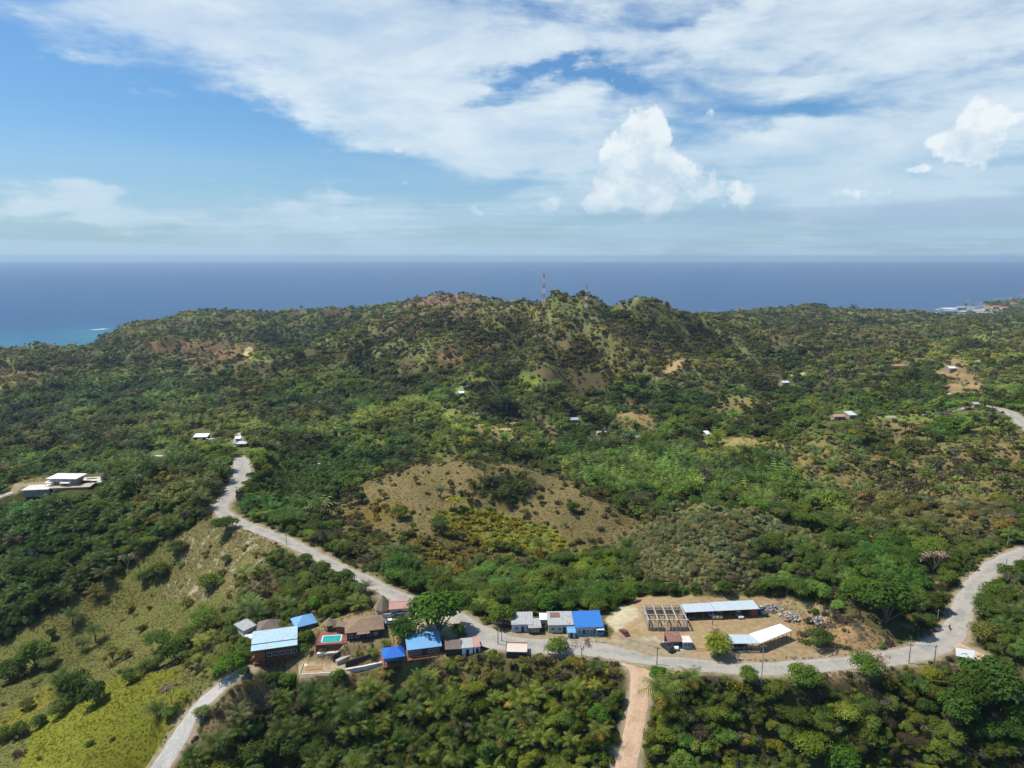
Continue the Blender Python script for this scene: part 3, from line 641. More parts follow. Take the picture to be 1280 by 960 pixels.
# ------------------------------------------------------------------ roads as thin sheets on the carved ground
def road_mat(name, c1, c2, tracks=0):
    m, nt, out = newmat(name)
    b = N(nt, 'ShaderNodeBsdfPrincipled'); b.inputs['Roughness'].default_value = .9; b.inputs['Specular IOR Level'].default_value = .2
    ge = N(nt, 'ShaderNodeNewGeometry')
    n1 = N(nt, 'ShaderNodeTexNoise'); n1.inputs['Scale'].default_value = .22; n1.inputs['Detail'].default_value = 8; n1.inputs['Roughness'].default_value = .68
    n2 = N(nt, 'ShaderNodeTexNoise'); n2.inputs['Scale'].default_value = 1.6; n2.inputs['Detail'].default_value = 4
    L(nt, ge.outputs['Position'], n1.inputs['Vector']); L(nt, ge.outputs['Position'], n2.inputs['Vector'])
    r = N(nt, 'ShaderNodeMapRange'); r.inputs[1].default_value = .38; r.inputs[2].default_value = .62; L(nt, n1.outputs[0], r.inputs[0])
    mx = N(nt, 'ShaderNodeMix', data_type='RGBA'); mx.inputs[6].default_value = (*c1, 1); mx.inputs[7].default_value = (*c2, 1)
    at = N(nt, 'ShaderNodeAttribute', attribute_name='lane')       # r: worn wheel lines and rims
    sp = N(nt, 'ShaderNodeSeparateColor'); L(nt, at.outputs[0], sp.inputs[0])
    ad = N(nt, 'ShaderNodeMath', operation='MULTIPLY_ADD', use_clamp=True); L(nt, sp.outputs[0], ad.inputs[0]); ad.inputs[1].default_value = tracks; L(nt, r.outputs[0], ad.inputs[2])
    L(nt, ad.outputs[0], mx.inputs[0])
    r2 = N(nt, 'ShaderNodeMapRange'); r2.inputs[1].default_value = .3; r2.inputs[2].default_value = .7; r2.inputs[3].default_value = .84; r2.inputs[4].default_value = 1.12; L(nt, n2.outputs[0], r2.inputs[0])
    m2 = N(nt, 'ShaderNodeMix', data_type='RGBA', blend_type='MULTIPLY'); m2.inputs[0].default_value = 1; L(nt, mx.outputs[2], m2.inputs[6]); L(nt, r2.outputs[0], m2.inputs[7])
    L(nt, m2.outputs[2], b.inputs['Base Color']); L(nt, b.outputs[0], out.inputs[0]); return m
RM = {'asphalt': road_mat('worn_asphalt', (.28,.265,.235), (.39,.35,.29), .6), 'conc': road_mat('pale_concrete', (.36,.34,.30), (.47,.44,.39), .3), 'dirt': road_mat('sandy_dirt', (.45,.28,.165), (.56,.385,.25), .6)}
def ribbon(name, P, m, label, off):
    nn = 9; V = []; C = []
    for i in range(len(P)):
        a = P[max(i-1, 0)]; b = P[min(i+1, len(P)-1)]; d = (b-a)[:2]; d = d/np.linalg.norm(d); nrm = np.array([-d[1], d[0]])
        for k in range(nn):
            t = k/(nn-1)*2-1
            w = P[i][3]*.5
            if abs(t) == 1: w += float(fbm(np.array([P[i][0]/2.5+k]), np.array([P[i][1]/2.5]), 3, 2)[0])*.7
            q = P[i][:2]+nrm*t*w
            V.append((q[0], q[1], P[i][2]+off-(.16 if abs(t) == 1 else 0)))
            C.append((1.0 if abs(t) > .95 else (.75 if abs(t) > .7 else (.55 if abs(t) == .5 else 0)), 0, 0))
    n = len(P); i = np.arange(n*nn).reshape(n, nn)
    Q = np.stack([i[:-1, :-1], i[1:, :-1], i[1:, 1:], i[:-1, 1:]], -1).reshape(-1, 4)
    o = bpy.data.objects.new(name, mesh_np(name, np.array(V), Q, m, {'lane': np.array(C)}, True)); link(o); tag(o, label, 'road', kind='structure'); return o
ribbon('ridge_road', ROADW['main'], RM['asphalt'], 'worn grey asphalt road winding along the ridge', .05)
ribbon('concrete_road', ROADW['concrete'], RM['conc'], 'pale concrete road climbing from the lower left to the lodge', .05)
ribbon('dirt_track', ROADW['track'], RM['dirt'], 'orange dirt track running down through the bush', .06)
ribbon('hill_road', ROADW['right'], RM['asphalt'], 'pale road with a turning place on the right hill', .05)
ribbon('driveway', ROADW['drive'], RM['conc'], 'pale driveway of the white villa', .05)
ribbon('side_road', ROADW['spur'], RM['dirt'], 'dirt side road past the white billboard', .035)
ribbon('upper_track', ROADW['upper'], RM['dirt'], 'sandy track along the far right hillside', .04)
ribbon('village_lane', ROADW['lane'], RM['conc'], 'narrow lane going down behind the road bend', .05)
# ------------------------------------------------------------------ plants: real leaf-sized faces on clumps
LEAF = leaf_mat('leaf_foliage', .42, .7, .12); FROND = leaf_mat('palm_frond', .3, .5, .2); TWIG = leaf_mat('dry_twigs', 0, .9, .1)
BARK = mat('bark', (.16, .13, .10), .95, .3, 2.0); PALEBARK = mat('pale_bark', (.30, .27, .23), .95, .25, 2.0)
def rdir(n, g):
    v = g.normal(size=(n, 3)); return v/np.linalg.norm(v, axis=1, keepdims=True)
def leaf_quads(C, Nn, S, g, asp=.62):
    n = len(C); t = np.cross(Nn, rdir(n, g)); t /= np.linalg.norm(t, axis=1, keepdims=True)+1e-9; b = np.cross(Nn, t)
    S = S[:, None]
    V = np.stack([C-t*S*.5, C-b*S*.5*asp, C+t*S*.5, C+b*S*.5*asp+Nn*S*.08], 1).reshape(-1, 3)
    Q = np.arange(n*4).reshape(n, 4); return V, Q
def tubes(segs, n=4):
    V = []; Q = []
    for p0, p1, r0, r1 in segs:
        p0 = np.array(p0, float); p1 = np.array(p1, float); d = p1-p0; d /= np.linalg.norm(d)+1e-9
        e = np.cross(d, [0, .3, 1]); e /= np.linalg.norm(e)+1e-9; f = np.cross(d, e); o = len(V)
        for p, r in ((p0, r0), (p1, r1)):
            for i in range(n):
                a = 2*math.pi*i/n; V.append(p+(e*math.cos(a)+f*math.sin(a))*r)
        for i in range(n): Q.append((o+i, o+(i+1) % n, o+n+(i+1) % n, o+n+i))
    return np.array(V), np.array(Q)
def leafvar(nl, g, lo=.7, hi=1.3, k=4, hue=.12):
    v = g.uniform(lo, hi, nl)[:, None]*np.stack([1+g.uniform(-hue, hue*1.6, nl), np.ones(nl), 1+g.uniform(-hue, hue, nl)], 1)
    return np.repeat(v, k, axis=0)

def broadleaf(seed, H, W, clumps, per, leaf, form):
    g = np.random.default_rng(seed)
    zc, rz = {'round': (.50, .44), 'flat': (.66, .24), 'tall': (.50, .48), 'spread': (.52, .38)}[form]
    cl = []
    for i in range(clumps):
        d = rdir(1, g)[0]; d[2] = abs(d[2])*1.0-.25 if form != 'flat' else abs(d[2])*.6
        q = g.uniform(.45, .85)
        r = g.uniform(.10, .235)*W
        cl.append((np.array([d[0]*W*.5*q*.95, d[1]*W*.5*q*.95, (zc+d[2]*rz*q)*H]), r, g.uniform(.82, 1.18), g.uniform(-.1, .1)))
    Cs, Ns, Ss, Vv = [], [], [], []
    for c, r, val, hue in cl:
        d = rdir(per, g); d[:, 2] = np.where(d[:, 2] < -.35, -d[:, 2], d[:, 2])
        rad = r*g.uniform(.72, 1.06, per)
        Cs.append(c+d*rad[:, None]*np.array([1, 1, .72])); nn = d+rdir(per, g)*.5+np.array([0, 0, .5]); Ns.append(nn/np.linalg.norm(nn, axis=1, keepdims=True))
        Ss.append(g.uniform(.7, 1.3, per)*leaf)
        Vv.append(g.uniform(.78, 1.22, per)[:, None]*val*np.stack([1+hue+g.uniform(-.1, .1, per), np.ones(per), np.ones(per)], 1))
    C = np.concatenate(Cs); V, Q = leaf_quads(C, np.concatenate(Ns), np.concatenate(Ss), g)
    lv = np.repeat(np.concatenate(Vv), 4, axis=0)
    fork = np.array([g.uniform(-.1, .1)*W, g.uniform(-.1, .1)*W, H*(zc-rz)*.85+.1*H]); r0 = .035*H
    segs = [((0, 0, -.6), fork, r0, r0*.75)]
    for c, r, _, _ in cl[:7]:
        m = (fork+c)/2+g.normal(size=3)*.05*W; segs += [(fork, m, r0*.5, r0*.34), (m, c, r0*.34, r0*.12)]
    return (V, Q, lv), tubes(segs, 5), LEAF, BARK
def palm(seed, TH_, L_, nf, nl, up=.9):
    g = np.random.default_rng(seed); V = []; lv = []; 
    top = np.array([g.uniform(-.1, .1)*TH_, g.uniform(-.1, .1)*TH_, TH_])
    for i in range(nf):
        a = i*2.399+g.uniform(-.2, .2); age = i/nf
        el = up*(1-age*1.05)+g.uniform(-.08, .08)+.25
        hd = np.array([math.cos(a), math.sin(a), 0]); side = np.array([-math.sin(a), math.cos(a), 0])
        L1 = L_*g.uniform(.8, 1.1); pts = []; p = top.copy(); e = el
        ns = nl
        for k in range(ns+1):
            pts.append(p.copy()); st = L1/ns; p = p+(hd*math.cos(e)+np.array([0, 0, 1])*math.sin(e))*st; e -= (1.25+.6*age)/ns*(.4+1.2*k/ns)
        shade = g.uniform(.75, 1.25); br = 1.0 if age < .85 else 0
        for k in range(ns):
            p0, p1 = pts[k], pts[k+1]; d = p1-p0; t = (k+.5)/ns; wl = L_*.26*math.sin(math.pi*min(1, .16+t*.86))*g.uniform(.8, 1.1)
            for s in (-1, 1):
                tip = p0+d*.9+side*s*wl+hd*wl*.25-np.array([0, 0, wl*g.uniform(.25, .6)])
                V += [p0, p0+d*.62, tip+d*.12, tip-d*.1]
                q = shade*g.uniform(.8, 1.2); c = (q, q, q) if br else (q*2.2, q*1.25, q*.9)
                lv += [c]*4
    V = np.array(V); Q = np.arange(len(V)).reshape(-1, 4)
    segs = [((0, 0, -.5), top*.5, .26, .22), (top*.5, top, .22, .24)]
    return (V, Q, np.array(lv)), tubes(segs, 6), FROND, BARK
def bare(seed, H, W, depth, sl, leaf, pale=False, thick=1.0):
    g = np.random.default_rng(seed); segs = []; tips = []
    def grow(p, d, l, r, k):
        q = p+d*l; segs.append((p, q, r, r*.68))
        if k == 0: tips.append(q); return
        for j in range(3 if k > 1 else 3):
            nd = d+rdir(1, g)[0]*.62+np.array([0, 0, .08]); nd /= np.linalg.norm(nd); grow(q, nd, l*g.uniform(.62, .82), max(r*.62, .025*thick), k-1)
    d0 = np.array([g.uniform(-.1, .1), g.uniform(-.1, .1), 1]); d0 /= np.linalg.norm(d0)
    grow(np.array([0, 0, -.3]), d0, H*.30, H*.022*thick, depth)
    T = np.array(tips); T = T+0.0
    C = T[g.integers(0, len(T), sl)]+g.normal(size=(sl, 3))*W*.03
    V, Q = leaf_quads(C, rdir(sl, g), g.uniform(.6, 1.4, sl)*leaf, g, .28)
    V2, Q2 = tubes(segs[1:], 3); lv = leafvar(sl, g, .6, 1.4)
    V, Q, lv = np.concatenate([V2, V]), np.concatenate([Q2, Q+len(V2)]), np.concatenate([np.full((len(V2), 3), 1.25 if pale else .9), lv])
    return (V, Q, lv), tubes(segs[:1], 5), TWIG, PALEBARK if pale else TWIG
def shrub(seed, H, W, clumps, per, leaf):
    g = np.random.default_rng(seed); Cs, Ns, Ss, Vv = [], [], [], []
    for i in range(clumps):
        a = g.uniform(0, 6.28); q = g.uniform(0, .75); c = np.array([math.cos(a)*q*W*.5, math.sin(a)*q*W*.5, H*.3*g.uniform(.6, 1.4)]); r = g.uniform(.2, .34)*W
        d = rdir(per, g); d[:, 2] = np.abs(d[:, 2]); Cs.append(c+d*(r*g.uniform(.7, 1.15, per))[:, None]*np.array([1, 1, H/W*1.3]))
        nn = d+rdir(per, g)*.7; Ns.append(nn/np.linalg.norm(nn, axis=1, keepdims=True)); Ss.append(g.uniform(.6, 1.4, per)*leaf); v = g.uniform(.8, 1.2); Vv.append(g.uniform(.75, 1.25, per)[:, None]*v*np.ones((per, 3)))
    V, Q = leaf_quads(np.concatenate(Cs), np.concatenate(Ns), np.concatenate(Ss), g)
    st = tubes([((0, 0, -.2), (g.normal()*.2*W, g.normal()*.2*W, H*.5), .05, .02) for _ in range(4)], 3)
    return (V, Q, np.repeat(np.concatenate(Vv), 4, axis=0)), st, LEAF, BARK
def tuft(seed, H, W, nb_):
    g = np.random.default_rng(seed); d = rdir(nb_, g); d[:, 2] = np.abs(d[:, 2]); C = d*np.array([W*.5, W*.5, H])*g.uniform(.3, 1, nb_)[:, None]
    nn = d*.5+rdir(nb_, g)*.45+np.array([0, 0, .7]); nn /= np.linalg.norm(nn, axis=1, keepdims=True)
    V, Q = leaf_quads(C, nn, g.uniform(.6, 1.4, nb_)*.34, g, .4); return (V, Q, leafvar(nb_, g, .8, 1.2)), None, LEAF, LEAF

def me_crown(pr, nm):
    (V, Q, lv), _, m, _ = pr; return mesh_np(nm, V, Q, m, {'leafvar': lv})
def me_trunk(pr, nm):
    _, tb, _, m2 = pr; V, Q = tb; return mesh_np(nm, V, Q, m2, {'leafvar': np.full((len(V), 3), .8)})
def me_join(pr, nm):
    (V, Q, lv), tb, m, m2 = pr
    if tb is None: return mesh_np(nm, V, Q, m, {'leafvar': lv})
    V2, Q2 = tb
    me = mesh_np(nm, np.concatenate([V, V2]), np.concatenate([Q, Q2+len(V)]), m, {'leafvar': np.concatenate([lv, np.full((len(V2), 3), .8)])})
    me.materials.append(m2); mi = np.zeros(len(Q)+len(Q2), np.int32); mi[len(Q):] = 1; me.polygons.foreach_set('material_index', mi); return me

FORMS = ['round', 'spread', 'tall', 'flat', 'round', 'spread']
SHAPE = {'broadleaf_tree': ['round crowned', 'broad spreading', 'tall uneven', 'flat topped', 'dense rounded', 'loose spreading'],
         'palm_tree': ['full crowned', 'upright fronded', 'leaning'], 'bare_tree': ['leafless', 'twiggy', 'half bare'], 'shrub': ['low domed', 'ragged', 'bushy']}
PROTO = {'broadleaf_tree': [], 'palm_tree': [], 'bare_tree': [], 'shrub': [], 'grass': []}
# near versions, then middle, then far ones
for i, f in enumerate(FORMS):
    W = {'round': 6.4, 'spread': 7.6, 'tall': 5.2, 'flat': 8.6}[f]; H = {'round': 6.4, 'spread': 6.0, 'tall': 7.6, 'flat': 6.0}[f]
    PROTO['broadleaf_tree'].append([broadleaf(100+i, H, W, 24+i % 5, 105, .43, f), broadleaf(120+i, H, W, 15, 34, .85, f), broadleaf(140+i, H, W, 7, 20, 1.6, f)])
for i in range(3):
    PROTO['palm_tree'].append([palm(200+i, [3.2, 2.2, 4.2][i], [4.6, 5.2, 4.2][i], 17, 14, [.95, 1.15, .8][i]), palm(220+i, [3.2, 2.2, 4.2][i], [4.8, 5.4, 4.4][i], 13, 6, [.95, 1.15, .8][i]), palm(240+i, [3.2, 2.2, 4.2][i], 5.2, 9, 4, 1.0)])
    PROTO['bare_tree'].append([bare(300+i, 6.2, [6, 5, 6.5][i], 5, [260, 160, 520][i], .45, i == 0, 1.0), bare(320+i, 6.2, [6, 5, 6.5][i], 3, 260, .85, i == 0, 1.7), bare(340+i, 6.0, 6, 2, 110, 1.5, i == 0, 2.4)])
    PROTO['shrub'].append([shrub(400+i, [1.6, 2.0, 1.8][i], [2.8, 2.4, 3.2][i], 7, 60, .38), shrub(420+i, [1.6, 2.0, 1.8][i], 3.0, 5, 20, .8), shrub(440+i, 1.9, 3.4, 4, 9, 1.4)])
    PROTO['grass'].append([tuft(500+i, .32, 1.1, 18)]*3)
PH = {'broadleaf_tree': [6.4, 6.0, 7.6, 6.0, 6.4, 6.0], 'palm_tree': [6.8, 6.4, 7.2], 'bare_tree': [6.2]*3, 'shrub': [1.6, 2.0, 1.8], 'grass': [.5]*3}
PW = {'broadleaf_tree': [6.4, 7.6, 5.2, 8.6, 6.4, 7.6], 'palm_tree': [7, 7, 7], 'bare_tree': [6, 5, 6.5], 'shrub': [2.8, 2.4, 3.2], 'grass': [.8]*3}

# ------------------------------------------------------------------ where plants may not stand
RP = []
for k, P in ROADW.items():
    if k in ('lane', 'upper'): continue
    u, v = proj(P[:, 0], P[:, 1], P[:, 2]); zc_ = P[:, 1]*CT-(P[:, 2]-CAMZ)*ST
    RP.append(np.stack([u, v, P[:, 1], P[:, 3]*F/zc_*.5*.45], -1)[::3])
def hides_road(x, y, z, H):
    bad = np.zeros(len(x), bool)
    for fr in (.55, .95):
        u, v = proj(x, y, z+H*fr)
        for Q in RP:
            d, yr, wp = seg_dist(u, v, Q)
            bad |= (d < wp+2.5) & (y < yr+1)
    return bad
SD_PX = []      # keep-clear outlines of buildings in view; filled in by the buildings part
def hides_building(x, y, z, H):
    bad = np.zeros(len(x), bool)
    for fr in (0., .5, .95):
        u, v = proj(x, y, z+H*fr)
        for poly, ymax in KEEP: bad |= inpoly(u, v, poly) & (y < ymax)
    return bad
KEEP = [([(308,800),(312,788),(375,782),(377,822),(322,836),(312,826)], 260), ([(300,786),(322,770),(352,776),(352,792),(300,794)], 300), ([(362,778),(392,767),(400,774),(398,786),(366,788)], 300),
        ([(392,806),(398,786),(430,766),(482,762),(484,792),(436,806)], 300), ([(462,770),(468,742),(512,742),(516,772)], 300), ([(474,830),(474,806),(504,792),(554,788),(610,796),(610,814),(556,818),(556,824),(512,830)], 260),
        ([(366,850),(370,826),(432,822),(476,812),(478,842),(440,854)], 260), ([(772,846),(776,820),(826,822),(826,846)], 240), ([(628,818),(630,796),(662,796),(664,818)], 260),
        ([(632,790),(632,766),(762,762),(764,800),(640,800)], 300), ([(762,762),(798,754),(955,746),(1005,752),(1000,800),(1000,822),(950,826),(905,826),(870,814),(828,814),(790,818),(762,800)], 300),
        ([(1188,832),(1190,800),(1226,806),(1240,826),(1228,842)], 260), ([(0,626),(0,612),(55,592),(105,590),(132,592),(124,614),(60,618)], 520), ([(238,556),(238,538),(262,536),(278,556),(272,562),(250,560)], 700),
        ([(183,574),(185,564),(214,562),(214,572)], 600), ([(290,562),(292,546),(312,546),(312,562)], 640), ([(372,586),(374,574),(404,570),(404,588)], 700),
        ([(568,496),(568,486),(584,486),(584,496)], 1200), ([(970,486),(972,472),(994,472),(994,486)], 1200), ([(1180,497),(1180,487),(1198,487),(1198,497)], 1000), ([(1040,524),(1040,512),(1076,512),(1076,524)], 800),
        ([(1180,466),(1180,452),(1200,452),(1200,466)], 1300), ([(1118,460),(1118,451),(1138,451),(1138,460)], 1300), ([(736,550),(736,538),(766,538),(766,550)], 1000), ([(776,554),(776,543),(806,543),(806,554)], 1000),
        ([(848,552),(848,542),(866,542),(866,552)], 1000), ([(878,548),(878,538),(894,538),(894,548)], 1000), ([(696,518),(696,510),(714,510),(714,518)], 1100), ([(710,532),(710,518),(728,518),(728,532)], 1100), ([(728,538),(728,529),(742,529),(742,538)], 1100)]

KEEP = [(p_ if ym < 700 else [(u_, min(v_, min(q[1] for q in p_)+.5*(max(q[1] for q in p_)-min(q[1] for q in p_)))) for u_, v_ in p_], ym) for p_, ym in KEEP]
# ------------------------------------------------------------------ scatter
def band_points(y0, y1, s):
    amax = 1.1 if y1 <= 560 else .95
    xs = np.arange(-amax*y1, amax*y1, s); ys = np.arange(y0, y1, s)
    X, Y = np.meshgrid(xs, ys); X = X+rng.uniform(-.48, .48, X.shape)*s+((np.arange(len(ys)) % 2)*.5*s)[:, None]; Y = Y+rng.uniform(-.48, .48, X.shape)*s
    X, Y = X.ravel(), Y.ravel(); m = np.abs(X) < amax*Y; return X[m], Y[m]
def pick(a, n): return rng.random(n) < a
PTS = {k: [] for k in PROTO}
def road_clear(x, y):
    yy = np.maximum(y, 120.5); return bil(ROAD_D[39:, 29:-29], np.clip(x/yy, -.999, .999), np.log(yy), -1, 1, math.log(120), math.log(6000))
TG = np.array([2.65, 2.14, 1.5])
def jitter_tint(T, n, val=(.68, 1.38)):
    T = T*TG
    v = np.exp(rng.uniform(math.log(val[0]), math.log(val[1]), n))[:, None]
    h = rng.normal(0, .13, n)[:, None]
    return T*v*np.concatenate([1+h*1.1, 1+h*.1, 1-h*.6], 1)
LV = [(118, 330, 2.9, 0), (330, 560, 3.9, 1), (560, 900, 5.2, 1), (900, 1400, 6.3, 2), (1400, 2000, 9.0, 2), (2000, 4200, 13.0, 2)]
for y0, y1, s, lod in LV:
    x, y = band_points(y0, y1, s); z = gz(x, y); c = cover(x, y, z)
    n = len(x); grow = (s/3.3)**.55
    keep = pick(np.clip(c['d']/2.0*(1.25 if lod else 1), 0, 1), n) & (z > -108.5)
    keep &= road_clear(x, y) > 1.6
    # steeper land facing away and out of sight needs no plants
    for k_ in ('x',): pass
    x, y, z = x[keep], y[keep], z[keep]; c = {k: v[keep] for k, v in c.items()}; n = len(x)
    r = rng.random(n); kind = np.where(r < c['p'], 1, np.where(r < c['p']+c['b'], 2, 0))
    sc = c['h']*np.exp(rng.normal(-.08, .24, n))*grow; sc = np.where(rng.random(n) < .06, sc*1.3, sc)
    sc = np.clip(sc, .35, 3.2)
    H = np.where(kind == 1, 6.4, 6.2)*sc
    if y0 < 560:
        bad = hides_road(x, y, z, H) | hides_building(x, y, z, H); rc = road_clear(x, y) < 1.2+sc*1.6
        ok = ~(bad | rc)
    else: ok = ~hides_building(x, y, z, H)
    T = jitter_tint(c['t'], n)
    lum = fbm(x/9, y/9, 61, 2)*.35+1; T = T*lum[:, None]
    yg = rng.random(n) < .10; T[yg] = T[yg]*.35+np.array([.13, .19, .03])*.65*rng.uniform(.7, 1.1, (yg.sum(), 1))
    rb = rng.random(n) < .04; T[rb] = np.array([.11, .085, .045])*rng.uniform(.7, 1.2, (rb.sum(), 1))
    gry = np.array([.135, .118, .09])*rng.uniform(.65, 1.45, (n, 1)); ol = T*.55+gry*.45
    Tb = np.where((rng.random(n) < .55)[:, None], gry, ol)
    Tp = T*.95+np.array([.006, .016, .003])
    for kk, name in enumerate(('broadleaf_tree', 'palm_tree', 'bare_tree')):
        m = ok & (kind == kk); TT = (T, Tp, Tb)[kk][m]
        np_ = len(PROTO[name])
        if kk == 0:
            form = rng.integers(0, np_, m.sum())
        else: form = rng.integers(0, np_, m.sum())
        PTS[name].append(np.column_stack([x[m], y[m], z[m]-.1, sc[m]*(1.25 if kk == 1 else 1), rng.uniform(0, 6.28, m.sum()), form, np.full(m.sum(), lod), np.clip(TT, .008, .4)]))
for y0, y1, s, lod in [(118, 300, 1.7, 0), (300, 460, 2.3, 1), (460, 800, 4.2, 1), (800, 1300, 7.0, 2)]:
    x, y = band_points(y0, y1, s); z = gz(x, y); c = cover(x, y, z); n = len(x)
    keep = pick(np.clip(c['s']/4.2, 0, 1), n) & (z > -108.5) & (road_clear(x, y) > 1.3)
    x, y, z = x[keep], y[keep], z[keep]; c = {k: v[keep] for k, v in c.items()}; n = len(x)
    sc = np.exp(rng.normal(-.15, .3, n))*(s/2.0)**.5
    ok = ~(hides_building(x, y, z, sc*2)) if y0 < 600 else np.ones(n, bool)
    if y0 < 400: ok &= ~hides_road(x, y, z, 2*sc)
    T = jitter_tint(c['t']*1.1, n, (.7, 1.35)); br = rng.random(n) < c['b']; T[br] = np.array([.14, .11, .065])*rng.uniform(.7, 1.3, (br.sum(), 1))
    form = rng.integers(0, 3, n)
    PTS['shrub'].append(np.column_stack([x, y, z-.05, sc, rng.uniform(0, 6.28, n), form, np.full(n, lod), np.clip(T, .008, .4)])[ok])
for y0, y1, s in [(118, 300, 1.15), (300, 480, 1.9)]:
    x, y = band_points(y0, y1, s); z = gz(x, y); c = cover(x, y, z); n = len(x)
    gl = c['g'].sum(1); keep = (c['d'] < .6) & (gl > .2) & (gl < .62) & (c['s'] > .015) & pick(np.full(n, .8), n) & (road_clear(x, y) > .7)
    x, y, z = x[keep], y[keep], z[keep]; Tg = c['g'][keep]; n = len(x)
    T = jitter_tint(Tg*1.0/TG, n, (.8, 1.22)); wave = fbm(x/5, y/5, 33, 3); sc = np.clip(1+wave*.6, .45, 1.5)*(s/1.15)**.5
    PTS['grass'].append(np.column_stack([x, y, z-.02, sc, rng.uniform(0, 6.28, n), rng.integers(0, 3, n), np.zeros(n), np.clip(T, .01, .4)]))
PTS = {k: np.concatenate(v) for k, v in PTS.items()}

# ------------------------------------------------------------------ labels from what stands around
LM = [(345,805,'the long lodge house on stilts'), (450,790,'the brown roofed pool house'), (492,818,'the bright blue gazebo'), (530,802,'the light blue roofed cabin'), (645,808,'the flat roofed kiosk'),
      (690,778,'the grey roofed row houses'), (740,780,'the bright blue roofed shop'), (828,770,'the unfinished concrete frame'), (900,762,'the long vehicle shed'), (948,796,'the white carport'), (850,802,'the rusty roofed hut'),
      (790,900,'the dirt track'), (789,950,'the dirt track foot'), (220,935,'the concrete road'), (270,862,'the top of the concrete road'), (1207,816,'the white billboard'), (1187,785,'the motorcyclist'), (1240,710,'the right road bend'),
      (1050,800,'the eroded bank'), (1060,830,'the right stretch of ridge road'), (950,838,'the road below the carport'), (720,815,'the road before the shops'), (400,835,'the bare building plot'), (285,618,'the upper road bend'), (350,672,'the road on the left ridge'), (455,722,'the road above the lodge'),
      (80,602,'the white villa'), (550,612,'the brown knoll'), (640,668,'the yellow green hill patch'), (630,615,'the palm clump on the knoll'), (880,690,'the grey green hill'), (100,905,'the yellow green field'), (130,790,'the olive field'), (260,690,'the trampled brown slope'),
      (640,935,'the bottom centre of the bush'), (480,930,'the palm filled hollow'), (350,920,'the lower left bush'), (1000,930,'the lower right bush'), (1160,920,'the bottom right woods'), (880,900,'the bush edge by the track'), (30,740,'the dark palm forest'), (150,680,'the palm forest edge'),
      (780,590,'the bright palm valley'), (925,555,'the tan mound'), (1050,560,'the tan clearing'), (1120,640,'the dry slope'), (560,860,'the scrub under the cabin')]
LMA = np.array([(a, b) for a, b, _ in LM], float)
def cname(t):
    r, g_, b = t; lum = .3*r+.6*g_+.1*b
    if r > g_*1.02: base = 'brown' if lum < .15 else 'pale brown'
    elif r > g_*.84 and b > g_*.55: base = 'grey' if lum > .08 else 'dark grey'
    elif r > g_*.84: base = 'olive brown' if lum < .12 else 'yellowish'
    elif r > g_*.68: base = 'olive green' if lum < .12 else 'yellow green'
    else: base = 'dark green' if lum < .055 else ('mid green' if lum < .095 else 'bright green')
    return base
def where(u, v):
    d = np.hypot((LMA[:, 0]-u), (LMA[:, 1]-v)*1.3); i = int(np.argmin(d)); du, dv = u-LMA[i, 0], v-LMA[i, 1]
    ho = 'left' if du < 0 else 'right'; ve = 'above' if dv < 0 else 'below'
    if d[i] < 9: rel = 'close by'
    elif abs(du) > 2.2*abs(dv): rel = f'just {ho} of' if d[i] < 30 else f'well {ho} of'
    elif abs(dv) > 2.2*abs(du): rel = f'just {ve}' if d[i] < 30 else f'well {ve}'
    else: rel = f'{ve} and {ho} of'
    return rel+' '+LM[i][2]
NOUN = {'broadleaf_tree': 'tree', 'palm_tree': 'palm', 'bare_tree': 'tree', 'shrub': 'shrub'}
def plant_label(name, form, sc, tint, u, v, px):
    size = 'small' if sc < .7 else ('large' if sc > 1.12 else 'medium')
    return f"{size} {SHAPE[name][form]} {cname(tint)} {NOUN[name]} {where(u, v)}"
CATN = {'broadleaf_tree': 'tree', 'palm_tree': 'palm tree', 'bare_tree': 'tree', 'shrub': 'shrub'}
MESHES = {}
def plant_mesh(name, form, lod):
    k = (name, form, lod)
    if k not in MESHES:
        MESHES[k] = (me_trunk(PROTO[name][form][lod], 'trunk'), me_crown(PROTO[name][form][lod], 'crown'))
    return MESHES[k]
USED_L = {}; NLAB = 0
def plant(name, form, x, y, z, sc, rot, tint, lod=0, label=None, group=None, zs=1.0):
    tm, cm = plant_mesh(name, form, lod)
    u, v = proj(x, y, z+sc*2.5)
    e = empty(name, (x, y, z), rot, label or plant_label(name, form, sc, tint, u, v, 0), CATN[name], group)
    e.scale = (sc, sc, sc*zs)
    t = link(bpy.data.objects.new('trunk' if name != 'shrub' else 'stems', tm), e)
    c = link(bpy.data.objects.new({'palm_tree': 'fronds', 'bare_tree': 'twigs'}.get(name, 'crown'), cm), e)
    c.color = (*[min(q*(k_ if label else 1), .5) for q, k_ in zip(tint, (2.1, 1.6, 1.25))], 1); t.color = (*(tint if name == 'bare_tree' else (.15, .12, .09)), 1)
    USED_L.setdefault(e['label'], []).append(e)
    return e
